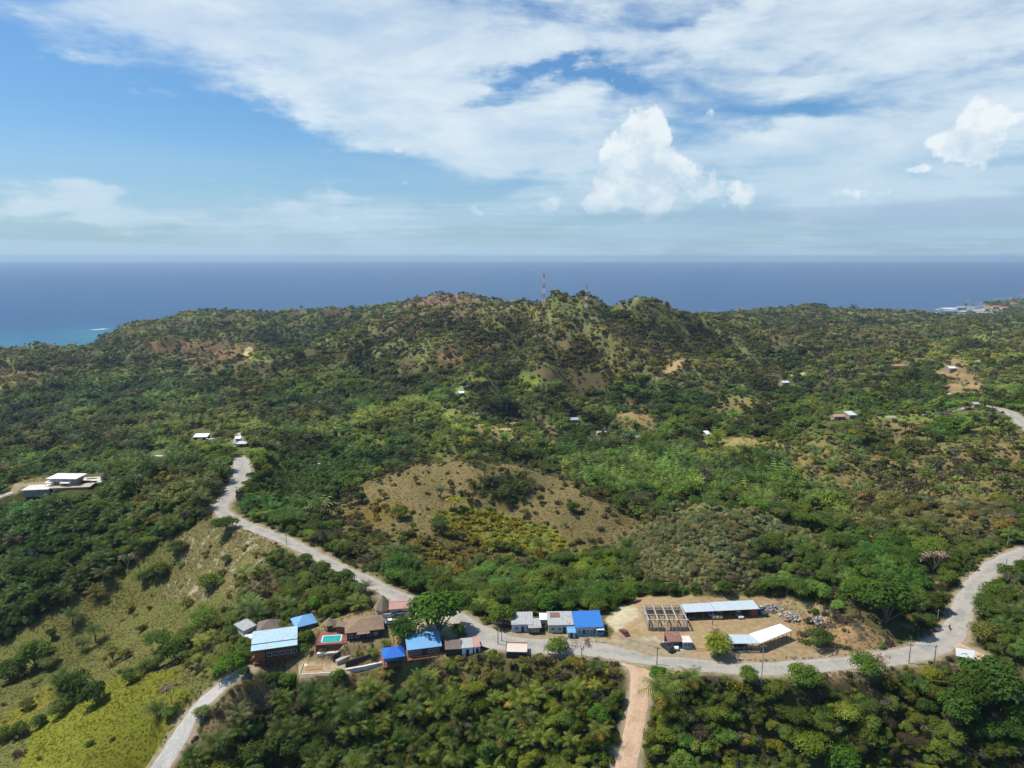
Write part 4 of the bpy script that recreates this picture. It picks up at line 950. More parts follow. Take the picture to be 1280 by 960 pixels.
# ------------------------------------------------------------------ hero plants, placed one by one
HERO = [  # kind, form, base u, v, width in px, tint, label
 ('broadleaf_tree',4,545,790,72,(.05,.125,.016),'largest bright green tree, spreading over the blue roofed cabin beside the road'),
 ('broadleaf_tree',0,506,799,42,(.032,.085,.014),'dark round tree between the parked cars and the light blue roofed cabin'),
 ('broadleaf_tree',2,574,797,20,(.03,.075,.015),'small dark tree at the roadside right of the big green tree'),
 ('broadleaf_tree',1,697,817,34,(.085,.15,.03),'small airy green tree on the road edge in front of the shops'),
 ('bare_tree',1,727,819,26,(.17,.145,.12),'grey leafless tree on the road edge right of the small green tree'),
 ('broadleaf_tree',0,896,818,38,(.13,.19,.02),'round yellow green tree beside the rusty roofed hut'),
 ('palm_tree',0,895,800,17,(.03,.06,.018),'dark coconut palm rising behind the yellow green tree in the yard'),
 ('broadleaf_tree',1,935,851,30,(.075,.15,.022),'bright green roadside tree below the white carport'),
 ('broadleaf_tree',5,1003,858,50,(.075,.15,.025),'feathery bright green roadside trees clump right of the carport pole'),
 ('broadleaf_tree',3,1083,848,50,(.06,.125,.02),'flat topped green tree leaning over the right stretch of road'),
 ('bare_tree',0,1108,846,30,(.18,.155,.125),'thin leafless tree right of the flat topped roadside tree'),
 ('broadleaf_tree',5,1022,806,38,(.055,.10,.028),'round green tree on the eroded bank right of the white carport'),
 ('broadleaf_tree',5,1242,870,85,(.038,.09,.016),'huge dark green tree below the white billboard'),
 ('broadleaf_tree',4,1195,905,60,(.042,.10,.016),'dense green tree left under the huge dark one'),
 ('broadleaf_tree',4,1105,775,70,(.038,.09,.015),'big dark green tree above the eroded bank'),
 ('broadleaf_tree',1,1075,752,52,(.055,.12,.018),'bright topped spreading tree above the dark bank tree'),
 ('bare_tree',2,1165,722,42,(.20,.175,.14),'pale grey umbrella shaped bare tree left of the right road'),
 ('broadleaf_tree',3,1160,702,55,(.09,.16,.025),'flat light green tree behind the pale bare umbrella tree'),
 ('broadleaf_tree',5,1230,800,40,(.10,.13,.035),'pale green tree on the outside of the road junction'),
 ('broadleaf_tree',3,282,666,36,(.042,.09,.018),'lone dark tree hiding the road bend above the trampled slope'),
 ('palm_tree',2,551,624,19,(.028,.055,.018),'lone slim palm standing on the bare knoll top'),
 ('broadleaf_tree',0,450,628,19,(.03,.06,.016),'small dark lone tree on the orange knoll shoulder'),
 ('broadleaf_tree',4,501,648,24,(.08,.13,.022),'light green round tree on the knoll slope'),
 ('broadleaf_tree',4,716,640,18,(.04,.085,.016),'small dark round bush tree on the right knoll slope'),
 ('broadleaf_tree',2,676,629,11,(.045,.09,.02),'tiny round tree right of the palm clump'),
 ('palm_tree',2,735,676,16,(.12,.15,.08),'pale silvery palm at the foot of the knoll'),
 # lower left field
 ('broadleaf_tree',4,45,836,50,(.05,.105,.018),'broad green tree at the left edge of the open field'),
 ('broadleaf_tree',1,15,850,44,(.045,.085,.02),'dark spreading tree at the left frame edge'),
 ('broadleaf_tree',0,92,872,46,(.032,.07,.016),'dark round tree at the head of the field hedge'),
 ('broadleaf_tree',4,118,880,38,(.028,.065,.015),'dark dense tree touching the hedge head tree on its right'),
 ('palm_tree',1,76,862,34,(.045,.10,.018),'bushy palm left of the dark hedge trees'),
 ('broadleaf_tree',1,76,892,32,(.075,.12,.025),'light green bush tree in the field hedge'),
 ('broadleaf_tree',0,50,907,20,(.045,.10,.02),'small round tree at the lower left end of the hedge'),
 ('broadleaf_tree',4,25,920,26,(.06,.11,.022),'green tree in the bottom left corner above the yellow field'),
 ('broadleaf_tree',5,5,925,30,(.07,.12,.022),'yellow green tree cut by the left frame edge'),
 ('palm_tree',0,91,781,28,(.055,.095,.022),'light green palm standing in the olive field near the forest'),
 ('palm_tree',0,103,815,22,(.038,.075,.018),'left palm of the pair in the middle of the field'),
 ('palm_tree',2,120,803,28,(.035,.075,.018),'right taller palm of the pair in the middle of the field'),
 ('broadleaf_tree',2,65,797,13,(.035,.065,.018),'tiny dark tree left of the field palms'),
 ('palm_tree',2,130,731,28,(.055,.085,.03),'pale palm at the edge of the dark forest'),
 ('bare_tree',0,160,712,22,(.27,.25,.22),'whitish leafless tree at the forest edge'),
 ('bare_tree',1,171,706,16,(.23,.21,.18),'slim grey leafless tree beside the whitish one'),
 ('broadleaf_tree',1,183,727,26,(.05,.10,.022),'low green tree on the field slope below the forest'),
 ('broadleaf_tree',5,200,722,34,(.06,.11,.025),'feathery green tree on the upper field slope'),
 ('broadleaf_tree',5,221,692,30,(.065,.10,.03),'thin green tree near the trampled brown slope'),
 ('broadleaf_tree',3,200,812,40,(.055,.11,.02),'dark flat topped tree in the middle hedge of the field'),
 ('broadleaf_tree',4,217,826,36,(.038,.085,.016),'round dark tree below the flat topped hedge tree'),
 ('broadleaf_tree',1,231,808,38,(.085,.14,.025),'light green spreading tree in the middle hedge'),
 ('broadleaf_tree',3,256,788,46,(.08,.15,.025),'flat topped bright tree right end of the middle hedge'),
 ('broadleaf_tree',5,262,738,38,(.08,.145,.025),'bright green tree left of the scrub above the lodge'),
 ('broadleaf_tree',5,186,838,26,(.06,.11,.022),'feathery hedge tree right of the dark gap'),
 ('broadleaf_tree',0,164,852,26,(.06,.12,.022),'round green hedge tree above the yellow field'),
 ('bare_tree',2,215,880,34,(.17,.16,.145),'grey bare tree beside the field palm and the concrete road'),
 ('palm_tree',1,196,897,30,(.05,.085,.025),'spiky palm at the field edge beside the grey bare tree'),
 ('broadleaf_tree',1,210,896,20,(.09,.16,.05),'pale flowering bush right of the field palm'),
 ('broadleaf_tree',1,288,842,42,(.065,.155,.018),'bright green tree overhanging the top of the concrete road'),
 ('broadleaf_tree',5,254,897,26,(.11,.18,.07),'pale leaved tree on the right edge of the concrete road'),
 ('broadleaf_tree',0,306,845,16,(.03,.07,.016),'dark bush right of the concrete road under the lodge'),
 # lodge garden
 ('palm_tree',0,464,822,17,(.08,.14,.025),'tall garden palm left of the bright blue gazebo'),
 ('palm_tree',0,481,810,15,(.07,.12,.025),'garden palm behind the bright blue gazebo'),
 ('palm_tree',1,448,820,12,(.09,.14,.03),'small garden palm on the terrace wall'),
 ('palm_tree',0,491,768,14,(.12,.16,.03),'yellowish palm before the pink thatched house'),
 ('broadleaf_tree',0,384,803,22,(.045,.10,.016),'bushy green tree under the light blue hip roof'),
 ('palm_tree',1,323,778,30,(.035,.065,.02),'large dark palm behind the lodge roofs'),
 ('broadleaf_tree',4,398,764,28,(.06,.15,.018),'vivid green tree above the light blue hip roof'),
 ('broadleaf_tree',5,425,758,30,(.05,.10,.02),'green tree above the pool palapa'),
 ('broadleaf_tree',1,340,852,20,(.035,.085,.016),'dark green bush below the lodge stilts'),
 ('broadleaf_tree',0,362,858,24,(.05,.12,.018),'green bush below the bare building plot'),
 ('broadleaf_tree',0,424,852,22,(.04,.10,.016),'round bush at the right foot of the building plot'),
 ('broadleaf_tree',4,626,782,38,(.07,.135,.022),'feathery green tree left of the grey row houses'),
 ('broadleaf_tree',4,682,767,36,(.045,.12,.018),'bright round tree behind the grey row houses'),
 ('broadleaf_tree',1,655,768,32,(.038,.085,.018),'dark tree behind the left row house'),
 ('broadleaf_tree',1,742,766,34,(.085,.14,.02),'yellowish tree behind the blue shop'),
 ('broadleaf_tree',4,988,700,8,(.08,.10,.03),'') ,
 ('broadleaf_tree',1,404,717,26,(.05,.095,.02),'dark leafy tree leaning over the near edge of the left ridge road'),
 ('broadleaf_tree',4,432,731,28,(.045,.10,.02),'round green tree hiding the near edge of the road above the lodge'),
 ('palm_tree',0,458,741,20,(.04,.08,.02),'dark palm against the road above the pink house'),
 ('broadleaf_tree',5,382,704,22,(.06,.105,.025),'thin green tree at the near edge of the left ridge road'),
 ('broadleaf_tree',4,530,768,30,(.06,.12,.02),'green tree filling the gap between the pink house and the road'),
 ('palm_tree',1,630,928,40,(.065,.125,.025),'large star shaped palm in the middle of the lower bush'),
 ('palm_tree',1,655,905,34,(.075,.12,.035),'pale star palm right above the large bush palm'),
 ('broadleaf_tree',4,1052,965,48,(.045,.13,.018),'rounded vivid green crown at the bottom edge of the lower right bush'),
 ('broadleaf_tree',3,1012,945,56,(.085,.15,.018),'flat yellow green crown in the lower right bush'),
 ('broadleaf_tree',4,822,852,28,(.05,.14,.016),'bright green bush at the corner of the dirt track'),
 ('broadleaf_tree',4,748,905,34,(.05,.13,.018),'bright bush left of the dirt track'),
]
HB = []
for kind, form, u, v, wpx, tint, lab in HERO:
    if not lab: continue
    x, y, z = hit(u, min(v, 999)); zc_ = y*CT-(z-CAMZ)*ST
    Wm = wpx*zc_/F; sc = Wm/PW[kind][form]
    lod = 0 if y < 420 else 0
    plant(kind, form, x, y, z-(.14*6.2*sc if kind == 'broadleaf_tree' else .1), sc, rng.uniform(0, 6.28), tint, lod, lab)
    HB.append((x, y, Wm*.42, kind))
HBA = np.array([h[:3] for h in HB])
for k in PTS:
    P = PTS[k]; near = P[:, 1] < 520; bad = np.zeros(len(P), bool)
    for hx, hy, hr in HBA: bad |= near & (np.hypot(P[:, 0]-hx, P[:, 1]-hy) < hr*(.9 if k != 'grass' else .3))
    PTS[k] = P[~bad]

def stuff(name, kind, P, label, cat):
    me = bpy.data.meshes.new(name); me.vertices.add(len(P)); me.vertices.foreach_set('co', P[:, :3].astype(np.float32).ravel())
    a = me.attributes.new('tint', 'FLOAT_COLOR', 'POINT'); c4 = np.ones((len(P), 4), np.float32); c4[:, :3] = P[:, 7:10]; a.data.foreach_set('color', c4.ravel())
    a = me.attributes.new('sc', 'FLOAT', 'POINT'); a.data.foreach_set('value', P[:, 3].astype(np.float32))
    a = me.attributes.new('rot', 'FLOAT', 'POINT'); a.data.foreach_set('value', P[:, 4].astype(np.float32))
    nf = len(PROTO[kind]); a = me.attributes.new('pidx', 'INT', 'POINT'); a.data.foreach_set('value', (P[:, 5]+nf*P[:, 6]).astype(np.int32))
    col = bpy.data.collections.new(name+' shapes')
    for lod in range(3):
        for f in range(nf):
            o = bpy.data.objects.new(f'shape_{kind}_{lod*nf+f:02d}', me_join(PROTO[kind][f][lod], kind)); col.objects.link(o)
    ng = bpy.data.node_groups.new(name, 'GeometryNodeTree'); ng.interface.new_socket('Geometry', in_out='INPUT', socket_type='NodeSocketGeometry'); ng.interface.new_socket('Geometry', in_out='OUTPUT', socket_type='NodeSocketGeometry')
    gi = ng.nodes.new('NodeGroupInput'); go = ng.nodes.new('NodeGroupOutput'); ip = ng.nodes.new('GeometryNodeInstanceOnPoints'); ci = ng.nodes.new('GeometryNodeCollectionInfo')
    ci.inputs['Collection'].default_value = col; ci.inputs['Separate Children'].default_value = True; ci.inputs['Reset Children'].default_value = True
    def na_(nm, dt):
        q = ng.nodes.new('GeometryNodeInputNamedAttribute'); q.data_type = dt; q.inputs[0].default_value = nm; return next(o for o in q.outputs if o.enabled and o.name == 'Attribute')
    ng.links.new(gi.outputs[0], ip.inputs['Points']); ng.links.new(ci.outputs[0], ip.inputs['Instance']); ip.inputs['Pick Instance'].default_value = True
    ng.links.new(na_('pidx', 'INT'), ip.inputs['Instance Index']); ng.links.new(na_('sc', 'FLOAT'), ip.inputs['Scale'])
    cx = ng.nodes.new('ShaderNodeCombineXYZ'); ng.links.new(na_('rot', 'FLOAT'), cx.inputs[2]); ng.links.new(cx.outputs[0], ip.inputs['Rotation']); ng.links.new(ip.outputs[0], go.inputs[0])
    o = bpy.data.objects.new(name, me); link(o); md = o.modifiers.new('scatter', 'NODES'); md.node_group = ng
    tag(o, label, cat, kind='stuff'); return o
SINGLE = {'broadleaf_tree': 300, 'palm_tree': 300, 'bare_tree': 300, 'shrub': 300}
GRP = {'broadleaf_tree': 'broadleaf trees of the near slopes', 'palm_tree': 'palms of the near slopes', 'bare_tree': 'leafless trees of the near slopes', 'shrub': 'shrubs of the near slopes'}
STUFF = {'broadleaf_tree': ('forest', 'green broadleaf forest covering the far hills and slopes', 'forest'), 'palm_tree': ('palm_forest', 'dark feathery palm forest in valleys and hollows', 'palm forest'),
         'bare_tree': ('dry_woodland', 'grey brown leafless woodland scattered over the slopes', 'woodland'), 'shrub': ('undergrowth', 'low mixed scrub and undergrowth on the slopes', 'undergrowth'), 'grass': ('grass', 'dry yellow green grass tufts on the open slopes', 'grass')}
for kind, P in PTS.items():
    if kind in SINGLE:
        u, v = proj(P[:, 0], P[:, 1], P[:, 2]+P[:, 3]*2); zc_ = P[:, 1]*CT-(P[:, 2]-CAMZ)*ST
        sz = P[:, 3]*np.array(PW[kind])[P[:, 5].astype(int)]/zc_
        sz = np.where((u > 4) & (u < 1276) & (v < 956) & (v > 300), sz, -1)
        nh = sum(1 for h in HB if h[3] == kind)
        ordr = np.argsort(-sz)[:SINGLE[kind]-nh]
        for i in ordr:
            x, y, z, sc, rot, f, lod = P[i, :7]
            plant(kind, int(f), x, y, z, sc, rot, tuple(P[i, 7:10]), int(lod))
        P = np.delete(P, ordr, 0)
    n_, l_, c_ = STUFF[kind]; stuff(n_, kind, P, l_, c_)
for lab, es in USED_L.items():
    for e in es:
        e['group'] = GRP[e.name.split('.')[0]] if len(es) == 1 else lab[:60]+' (alike)'
for lab, es in USED_L.items():
    if len(es) > 1:
        for e in es: e['group'] = 'alike: '+lab
print('plants', {k: len(v) for k, v in PTS.items()}, 'shared labels', sum(1 for v in USED_L.values() if len(v) > 1), 'of', len(USED_L))
# ------------------------------------------------------------------ buildings and everything people made
def M_(name, col, **k): return mat(name, col, **k)
MM = dict(
 sheet_grey=M_('grey_sheet_roof', (.42,.42,.40), rough=.55, stripe=(0,.9,.18), dirt=((.25,.21,.17), .56)),
 sheet_white=M_('white_sheet_roof', (.80,.81,.80), rough=.5, stripe=(0,1.0,.07), var=.06),
 sheet_far=M_('weathered_white_roof', (.58,.59,.58), rough=.6, var=.15),
 sheet_zinc=M_('zinc_sheet_roof', (.50,.56,.58), rough=.4, stripe=(0,1.0,.15), dirt=((.36,.36,.34), .6)),
 sheet_pale=M_('pale_blue_sheet_roof', (.42,.60,.68), rough=.5, stripe=(0,.8,.16), dirt=((.40,.44,.42), .5), var=.15),
 sheet_sky=M_('sky_blue_sheet_roof', (.17,.38,.62), rough=.5, stripe=(0,.8,.18), var=.14, dirt=((.24,.33,.42), .58)),
 sheet_blue=M_('bright_blue_sheet_roof', (.025,.15,.56), rough=.45, stripe=(0,.8,.2), var=.14, dirt=((.06,.17,.42), .6)),
 sheet_shop=M_('shop_blue_sheet_roof', (.035,.19,.54), rough=.5, stripe=(0,.8,.24), var=.15, dirt=((.12,.21,.38), .6)),
 sheet_rust=M_('rusty_sheet_roof', (.26,.13,.09), rough=.8, stripe=(0,.7,.45), dirt=((.42,.36,.32), .54)),
 sheet_pink=M_('faded_pink_sheet', (.50,.27,.22), rough=.8, stripe=(0,.6,.2), dirt=((.4,.33,.3), .55)),
 red_tile=M_('orange_tile_roof', (.50,.19,.09), rough=.8, stripe=(0,.4,.2)),
 shingle=M_('brown_shingle_roof', (.27,.175,.11), rough=.9, stripe=(1,.5,.12), dirt=((.19,.12,.08), .58), scale=.8),
 shingle2=M_('grey_brown_shingle_roof', (.19,.145,.115), rough=.9, stripe=(1,.5,.12), dirt=((.12,.09,.07), .55), scale=.8),
 thatch=M_('dry_thatch', (.26,.19,.125), rough=1, stripe=(2,.3,.25), scale=3, dirt=((.16,.12,.08), .55)),
 wood=M_('red_brown_boards', (.19,.065,.035), rough=.7, stripe=(2,.3,.3), var=.25),
 wood_o=M_('orange_brown_boards', (.30,.11,.045), rough=.7, stripe=(2,.3,.3), var=.25),
 deckw=M_('red_brown_deck', (.27,.105,.065), rough=.7, stripe=(0,.3,.2), var=.25),
 post=M_('weathered_wood', (.20,.16,.12), rough=.9, stripe=(2,1.3,.15)),
 palewood=M_('pale_timber', (.62,.54,.44), rough=.9, stripe=(0,1.1,.1)),
 conc=M_('concrete', (.42,.39,.34), rough=.9, dirt=((.27,.24,.2), .56)),
 conc_w=M_('whitish_concrete', (.66,.61,.52), rough=.9, dirt=((.4,.34,.27), .57)),
 block=M_('concrete_blocks', (.36,.32,.27), rough=.95, stripe=(2,.2,.2), dirt=((.24,.2,.16), .5)),
 bluew=M_('pale_blue_plaster', (.36,.47,.56), rough=.85, dirt=((.3,.33,.34), .6)),
 blue2=M_('mid_blue_plaster', (.13,.31,.50), rough=.85, dirt=((.14,.22,.3), .6)),
 greenw=M_('pale_green_plaster', (.36,.47,.43), rough=.85, dirt=((.28,.3,.27), .55)),
 white=M_('white_paint', (.78,.77,.74), rough=.7, var=.08),
 cream=M_('cream_plaster', (.62,.53,.42), rough=.85), pinkw=M_('pink_plaster', (.58,.40,.34), rough=.85),
 tanw=M_('tan_stone', (.40,.30,.21), rough=.9, dirt=((.28,.2,.14), .52)),
 dark=M_('dark_boards', (.06,.045,.04), rough=.9), glass=M_('window_glass', (.02,.035,.06), rough=.12, var=.05, spec=.8),
 frame=M_('white_window_frame', (.7,.7,.68), rough=.6), steel=M_('dark_steel', (.08,.08,.085), rough=.5, metal=.4),
 tarp=M_('blue_tarp', (.10,.24,.42), rough=.6), redb=M_('red_brown_box', (.32,.09,.04), rough=.8, dirt=((.2,.07,.04), .5)),
 poolw=M_('pool_water', (.02,.36,.33), rough=.08, var=.12, scale=.6, spec=.6), rim=M_('white_pool_rim', (.74,.72,.68), rough=.7),
 soil=M_('orange_soil', (.38,.20,.10), rough=1, dirt=((.25,.15,.09), .5)), rubber=M_('tyre_rubber', (.02,.02,.02), rough=.9),
 red=M_('tower_red', (.50,.07,.05), rough=.6), tw=M_('tower_white', (.75,.75,.75), rough=.6), galv=M_('galvanised', (.35,.36,.37), rough=.5, metal=.3),
 lamp=M_('headlight_glass', (.6,.6,.58), rough=.1, spec=.8), chrome=M_('dull_metal', (.4,.4,.4), rough=.35, metal=.7))

def frame2(name, fl, fr, zb, h, label, cat, group=None):
    P = pt(fl[0], fl[1], zb+h); Q = pt(fr[0], fr[1], zb+h)
    W = math.hypot(Q[0]-P[0], Q[1]-P[1]); rz = math.atan2(Q[1]-P[1], Q[0]-P[0])
    return empty(name, (P[0], P[1], zb), rz, label, cat, group), W
def box(name, parent, m, x0, x1, y0, y1, z0, z1, label=None):
    o = MB().box(x0, x1, y0, y1, z0, z1).build(name, MM[m], parent)
    if label: o['label'] = label
    return o
def window(parent, x, z, w=1.1, h=1.0, y=0, face='f', name='window'):
    fr = MB(); t = .08
    if face == 'f':
        fr.box(x-w/2-t, x+w/2+t, y-.07, y-.01, z-t, z).box(x-w/2-t, x+w/2+t, y-.07, y-.01, z+h, z+h+t).box(x-w/2-t, x-w/2, y-.07, y-.01, z, z+h).box(x+w/2, x+w/2+t, y-.07, y-.01, z, z+h).box(x-.03, x+.03, y-.07, y-.01, z, z+h)
        o = fr.build(name, MM['frame'], parent); MB().box(x-w/2, x+w/2, y-.04, y-.003, z, z+h).build('pane', MM['glass'], o)
    return o
def door(parent, x, w=.95, h=2.05, y=0, m='dark'):
    o = MB().box(x-w/2, x+w/2, y-.06, y-.004, .02, h).build('door', MM[m], parent)
    MB().tube((x+w*.35, y-.06, h*.48), (x+w*.35, y-.12, h*.48), .03).build('handle', MM['chrome'], o); return o
def house(name, fl, fr, zb, h, D, roof, wall, label, kind='gable', rise=1.2, over=.35, wins=(), doors=(), cat='house', group=None, base=0, chimney=False, label_roof=None):
    """fl, fr: front eave ends in the picture; walls stand 'over' inside the eaves"""
    root, W = frame2(name, fl, fr, zb, h, label, cat, group)
    x0, x1, y0, y1 = over, W-over, over, D-over
    wm = MB()
    if kind == 'shed':      # single pitch rising away
        wm.hexa([(x0,y0,-base),(x1,y0,-base),(x1,y1,-base),(x0,y1,-base),(x0,y0,h-.1),(x1,y0,h-.1),(x1,y1,h+rise*.9-.1),(x0,y1,h+rise*.9-.1)])
    elif kind == 'flat': wm.box(x0, x1, y0, y1, -base, h-.12)
    else:
        wm.box(x0, x1, y0, y1, -base, h-.05)
        if kind == 'gable': wm.add([(x0,y0,h-.05),(x0,y1,h-.05),(x0,(y0+y1)/2,h+rise*(1-2*over/D)-.1),(x1,y0,h-.05),(x1,y1,h-.05),(x1,(y0+y1)/2,h+rise*(1-2*over/D)-.1)], [(0,2,1),(3,4,5)])
    w_ = wm.build('wall', MM[wall], root)
    rm = MB()
    if kind == 'gable': rm.gable(0, W, 0, D, h, rise)
    elif kind == 'hip': rm.hip(0, W, 0, D, h, rise, 0, None if W/D < 1.3 else D*.5)
    elif kind == 'shed': rm.slab([(0,0,h),(W,0,h),(W,D,h+rise),(0,D,h+rise)], .12)
    else: rm.box(0, W, 0, D, h-.1, h+.12)
    r_ = rm.build('roof', MM[roof], root)
    if kind in ('gable', 'hip') and W > 6 and roof.startswith('sheet'):
        MB().box(D*.5 if kind == 'hip' else .0, W-D*.5 if kind == 'hip' else W, D/2-.14, D/2+.14, h+rise-.01, h+rise+.05).build('ridge_cap', MM[roof], r_) if W > D*1.2 or kind == 'gable' else None
    for fx in wins: window(root, x0+(x1-x0)*fx, .95, 1.1, 1.0, y0)
    for fx in doors: door(root, x0+(x1-x0)*fx, y=y0)
    return root, W

# --- vehicles
PAINT = {}
def paint(nm, col):
    if nm not in PAINT: PAINT[nm] = mat(nm+'_car_paint', col, rough=.28, var=.06, scale=3, spec=.6)
    return PAINT[nm]
def vehicle(name, u, v, z, head, style, col, label, cat='car', group='parked vehicles', xyz=None):
    """head: direction the nose points, degrees from +x"""
    x, y, z = xyz or pt(u, v, z)
    root = empty(name, (x, y, z), R(head), label, cat, group)
    Lh, Wd, Hh = {'suv': (4.7, 1.85, 1.75), 'sedan': (4.5, 1.75, 1.42), 'pickup': (5.2, 1.85, 1.75), 'van': (4.9, 1.9, 2.15), 'truck': (6.4, 2.1, 2.6)}[style]
    x0 = -Lh/2; wb = .62; b = MB()
    prof = {'suv': [(0,.35),(Lh,.35),(Lh,.85),(Lh-.15,1.0),(Lh-1.1,1.1),(.0,1.1)], 'sedan': [(0,.32),(Lh,.32),(Lh,.7),(Lh-1.2,.92),(.1,.95),(0,.85)],
            'pickup': [(0,.42),(Lh,.42),(Lh,.95),(Lh-1.3,1.12),(0,1.12)], 'van': [(0,.35),(Lh,.35),(Lh,.9),(Lh-.6,1.2),(0,1.2)], 'truck': [(0,.55),(Lh,.55),(Lh,1.2),(Lh-.2,1.4),(0,1.4)]}[style]
    def ext(m, pr, w, tin=0):
        n = len(pr); V = [(x0+p, -w/2+(tin if q > 1.15 else 0), q) for p, q in pr]+[(x0+p, w/2-(tin if q > 1.15 else 0), q) for p, q in pr]
        m.add(V, [tuple(range(n)), tuple(reversed(range(n, 2*n)))]+[(i, n+i, n+(i+1) % n, (i+1) % n) for i in range(n)])
    ext(b, prof, Wd)
    body = b.build('body', paint(*col), root)
    top = prof[-1][1] if style != 'sedan' else .93
    cab = {'suv': (.05, Lh-1.15, .25, Lh-1.75), 'sedan': (.55, Lh-1.3, 1.1, Lh-2.0), 'pickup': (1.75, Lh-1.3, 1.95, Lh-1.85), 'van': (.04, Lh-.62, .1, Lh-1.25), 'truck': (Lh-2.0, Lh-.1, Lh-1.95, Lh-.5)}[style]
    a0, a1, c0, c1 = cab; wd = Wd-.06
    g = MB().add([(x0+a0,-wd/2,top),(x0+a1,-wd/2,top),(x0+a1,wd/2,top),(x0+a0,wd/2,top),(x0+c0,-wd/2+.12,Hh-.06),(x0+c1,-wd/2+.12,Hh-.06),(x0+c1,wd/2-.12,Hh-.06),(x0+c0,wd/2-.12,Hh-.06)], [(0,1,5,4),(1,2,6,5),(2,3,7,6),(3,0,4,7),(4,5,6,7)])
    g.build('windows', MM['glass'], root)
    MB().box(x0+c0-.03, x0+c1+.03, -wd/2+.1, wd/2-.1, Hh-.06, Hh).build('roof', paint(*col), root)
    if style == 'pickup': MB().box(x0+.12, x0+1.62, -Wd/2+.12, Wd/2-.12, 1.0, 1.124).build('load_bed', MM['steel'], root)
    if style == 'truck': MB().box(x0, x0+Lh-2.15, -Wd/2-.05, Wd/2+.05, 1.42, 2.3).build('load_box', paint(*col), root)
    for wx in (x0+.85, x0+Lh-.9):
        for s in (-1, 1):
            o = MB().tube((wx, s*(Wd/2-.2), .33), (wx, s*(Wd/2+.02), .33), .33, n=12).build('wheel', MM['rubber'], root)
            MB().tube((wx, s*(Wd/2+.02), .33), (wx, s*(Wd/2+.035), .33), .19, n=8).build('rim', MM['chrome'], o)
    for s in (-1, 1):
        MB().box(x0+Lh-.03, x0+Lh+.02, s*Wd*.36-.16, s*Wd*.36+.16, .62, .78).build('headlight', MM['lamp'], root)
        MB().box(x0-.02, x0+.03, s*Wd*.4-.1, s*Wd*.4+.1, .68, .88).build('tail_light', MM['red'], root)
    return root

# ================= lodge compound
# 1 long house on stilts
r, W = frame2('lodge_house', (313.4,814), (371.8,806), -8.2, 7.3, 'long brown timber lodge on stilts with a pale blue two step sheet roof', 'house', None)
D = 9.0
w = MB().box(1.0, W-.7, 1.0, D-.6, 3.0, 7.2).build('wall', MM['wood'], r)
MB().box(.9, 4.0, .55, 3.2, 1.2, 7.1).build('stair_tower', MM['wood_o'], r)
rf = MB().slab([(0,-.1,7.35),(W,-.1,7.35),(W,2.6,7.95),(0,2.6,7.95)], .14).build('lower_roof', MM['sheet_pale'], r)
MB().slab([(0,2.45,8.2),(W,2.45,8.2),(W,8.0,9.3),(0,8.0,9.3)], .14).build('roof', MM['sheet_pale'], r)
MB().slab([(0,8.0,9.3),(W,8.0,9.3),(W,D+.6,8.7),(0,D+.6,8.7)], .14).build('back_roof', MM['sheet_pale'], r)
MB().box(.1, W-.1, 2.5, 2.58, 7.96, 8.1).build('roof_step', MM['steel'], r)
MB().box(.4, W-.3, -.2, 1.0, 2.8, 3.0).build('balcony', MM['wood'], r)
rail = MB(); rail.box(.4, W-.3, -.2, -.12, 3.85, 3.95)
for k in range(24): rail.box(.4+k*(W-.75)/23, .46+k*(W-.75)/23, -.19, -.13, 3.0, 3.85)
rail.build('railing', MM['wood_o'], r)
for k in range(7):
    for yy in (.3, 4.5, 8.0): MB().tube((1.2+k*(W-2.2)/6, yy, -2.5), (1.2+k*(W-2.2)/6, yy, 2.85), .16).build('stilt', MM['post'], r)
for fx in (.38, .52, .66, .80, .92): window(r, W*fx, 4.2, 1.3, 1.2, 1.0)
d_ = MB().box(W*.29-.5, W*.29+.5, .94, .996, 3.02, 5.1).build('door', MM['dark'], r)
# 2 brown shingle house and white roofed annex behind
house('shingle_house', (320,792), (350,788), -7.0, 3.2, 8.0, 'shingle2', 'dark', 'small house with a grey brown shingle hip roof behind the stilted lodge', 'hip', 2.4, .5, (.3,.7), (.5,))
house('annex', (304,789), (321,781), -7.5, 3.6, 5.5, 'sheet_grey', 'white', 'whitish annex with a faded sheet roof left of the shingle house', 'shed', .7, .3, (.5,))
house('small_shed', (306,800), (322,797), -8.0, 3.0, 3.2, 'sheet_white', 'white', 'small white roofed shed tucked behind the left end of the lodge', 'flat', 0, .2, (), (.5,))
# 3 light blue hip
house('blue_hip_cabin', (369,785), (397,778), -3.8, 3.4, 7.2, 'sheet_sky', 'wood', 'cabin with a light blue hip roof behind the lodge garden', 'hip', 2.0, .5, (.25,.75), (.5,))
# 4 pool deck
r, W = frame2('pool_deck', (394,806.5), (433,804), -3.0, 2.2, 'raised red brown timber pool deck with a low railing', 'deck')
MB().box(0, W, 0, 8.6, 2.0, 2.2).build('floor', MM['deckw'], r); MB().box(.05, W-.05, .05, 8.5, -1.5, 1.99).build('skirt', MM['wood'], r)
for (a, b, c, d) in ((0, W, -.02, .08), (-.02, .08, .1, 8.6)):
    q = MB().box(a, b, c, d, 3.0, 3.1); n = 22
    for k in range(n+1):
        if b-a > 1: q.box(a+k*(b-a-.06)/n, a+.06+k*(b-a-.06)/n, c+.02, d-.02, 2.2, 3.0)
        else: q.box(a+.02, b-.02, c+k*(d-c-.06)/n, c+.06+k*(d-c-.06)/n, 2.2, 3.0)
    q.build('railing', MM['wood'], r)
px0, px1, py0, py1 = 1.9, 7.5, 1.3, 5.0
pr, pw_ = r, 0
pool = empty('swimming_pool', r.matrix_world @ Vector((0,0,0)), r.rotation_euler[2], 'turquoise swimming pool with a white rim set in the timber deck', 'swimming pool'); pool.location = r.location
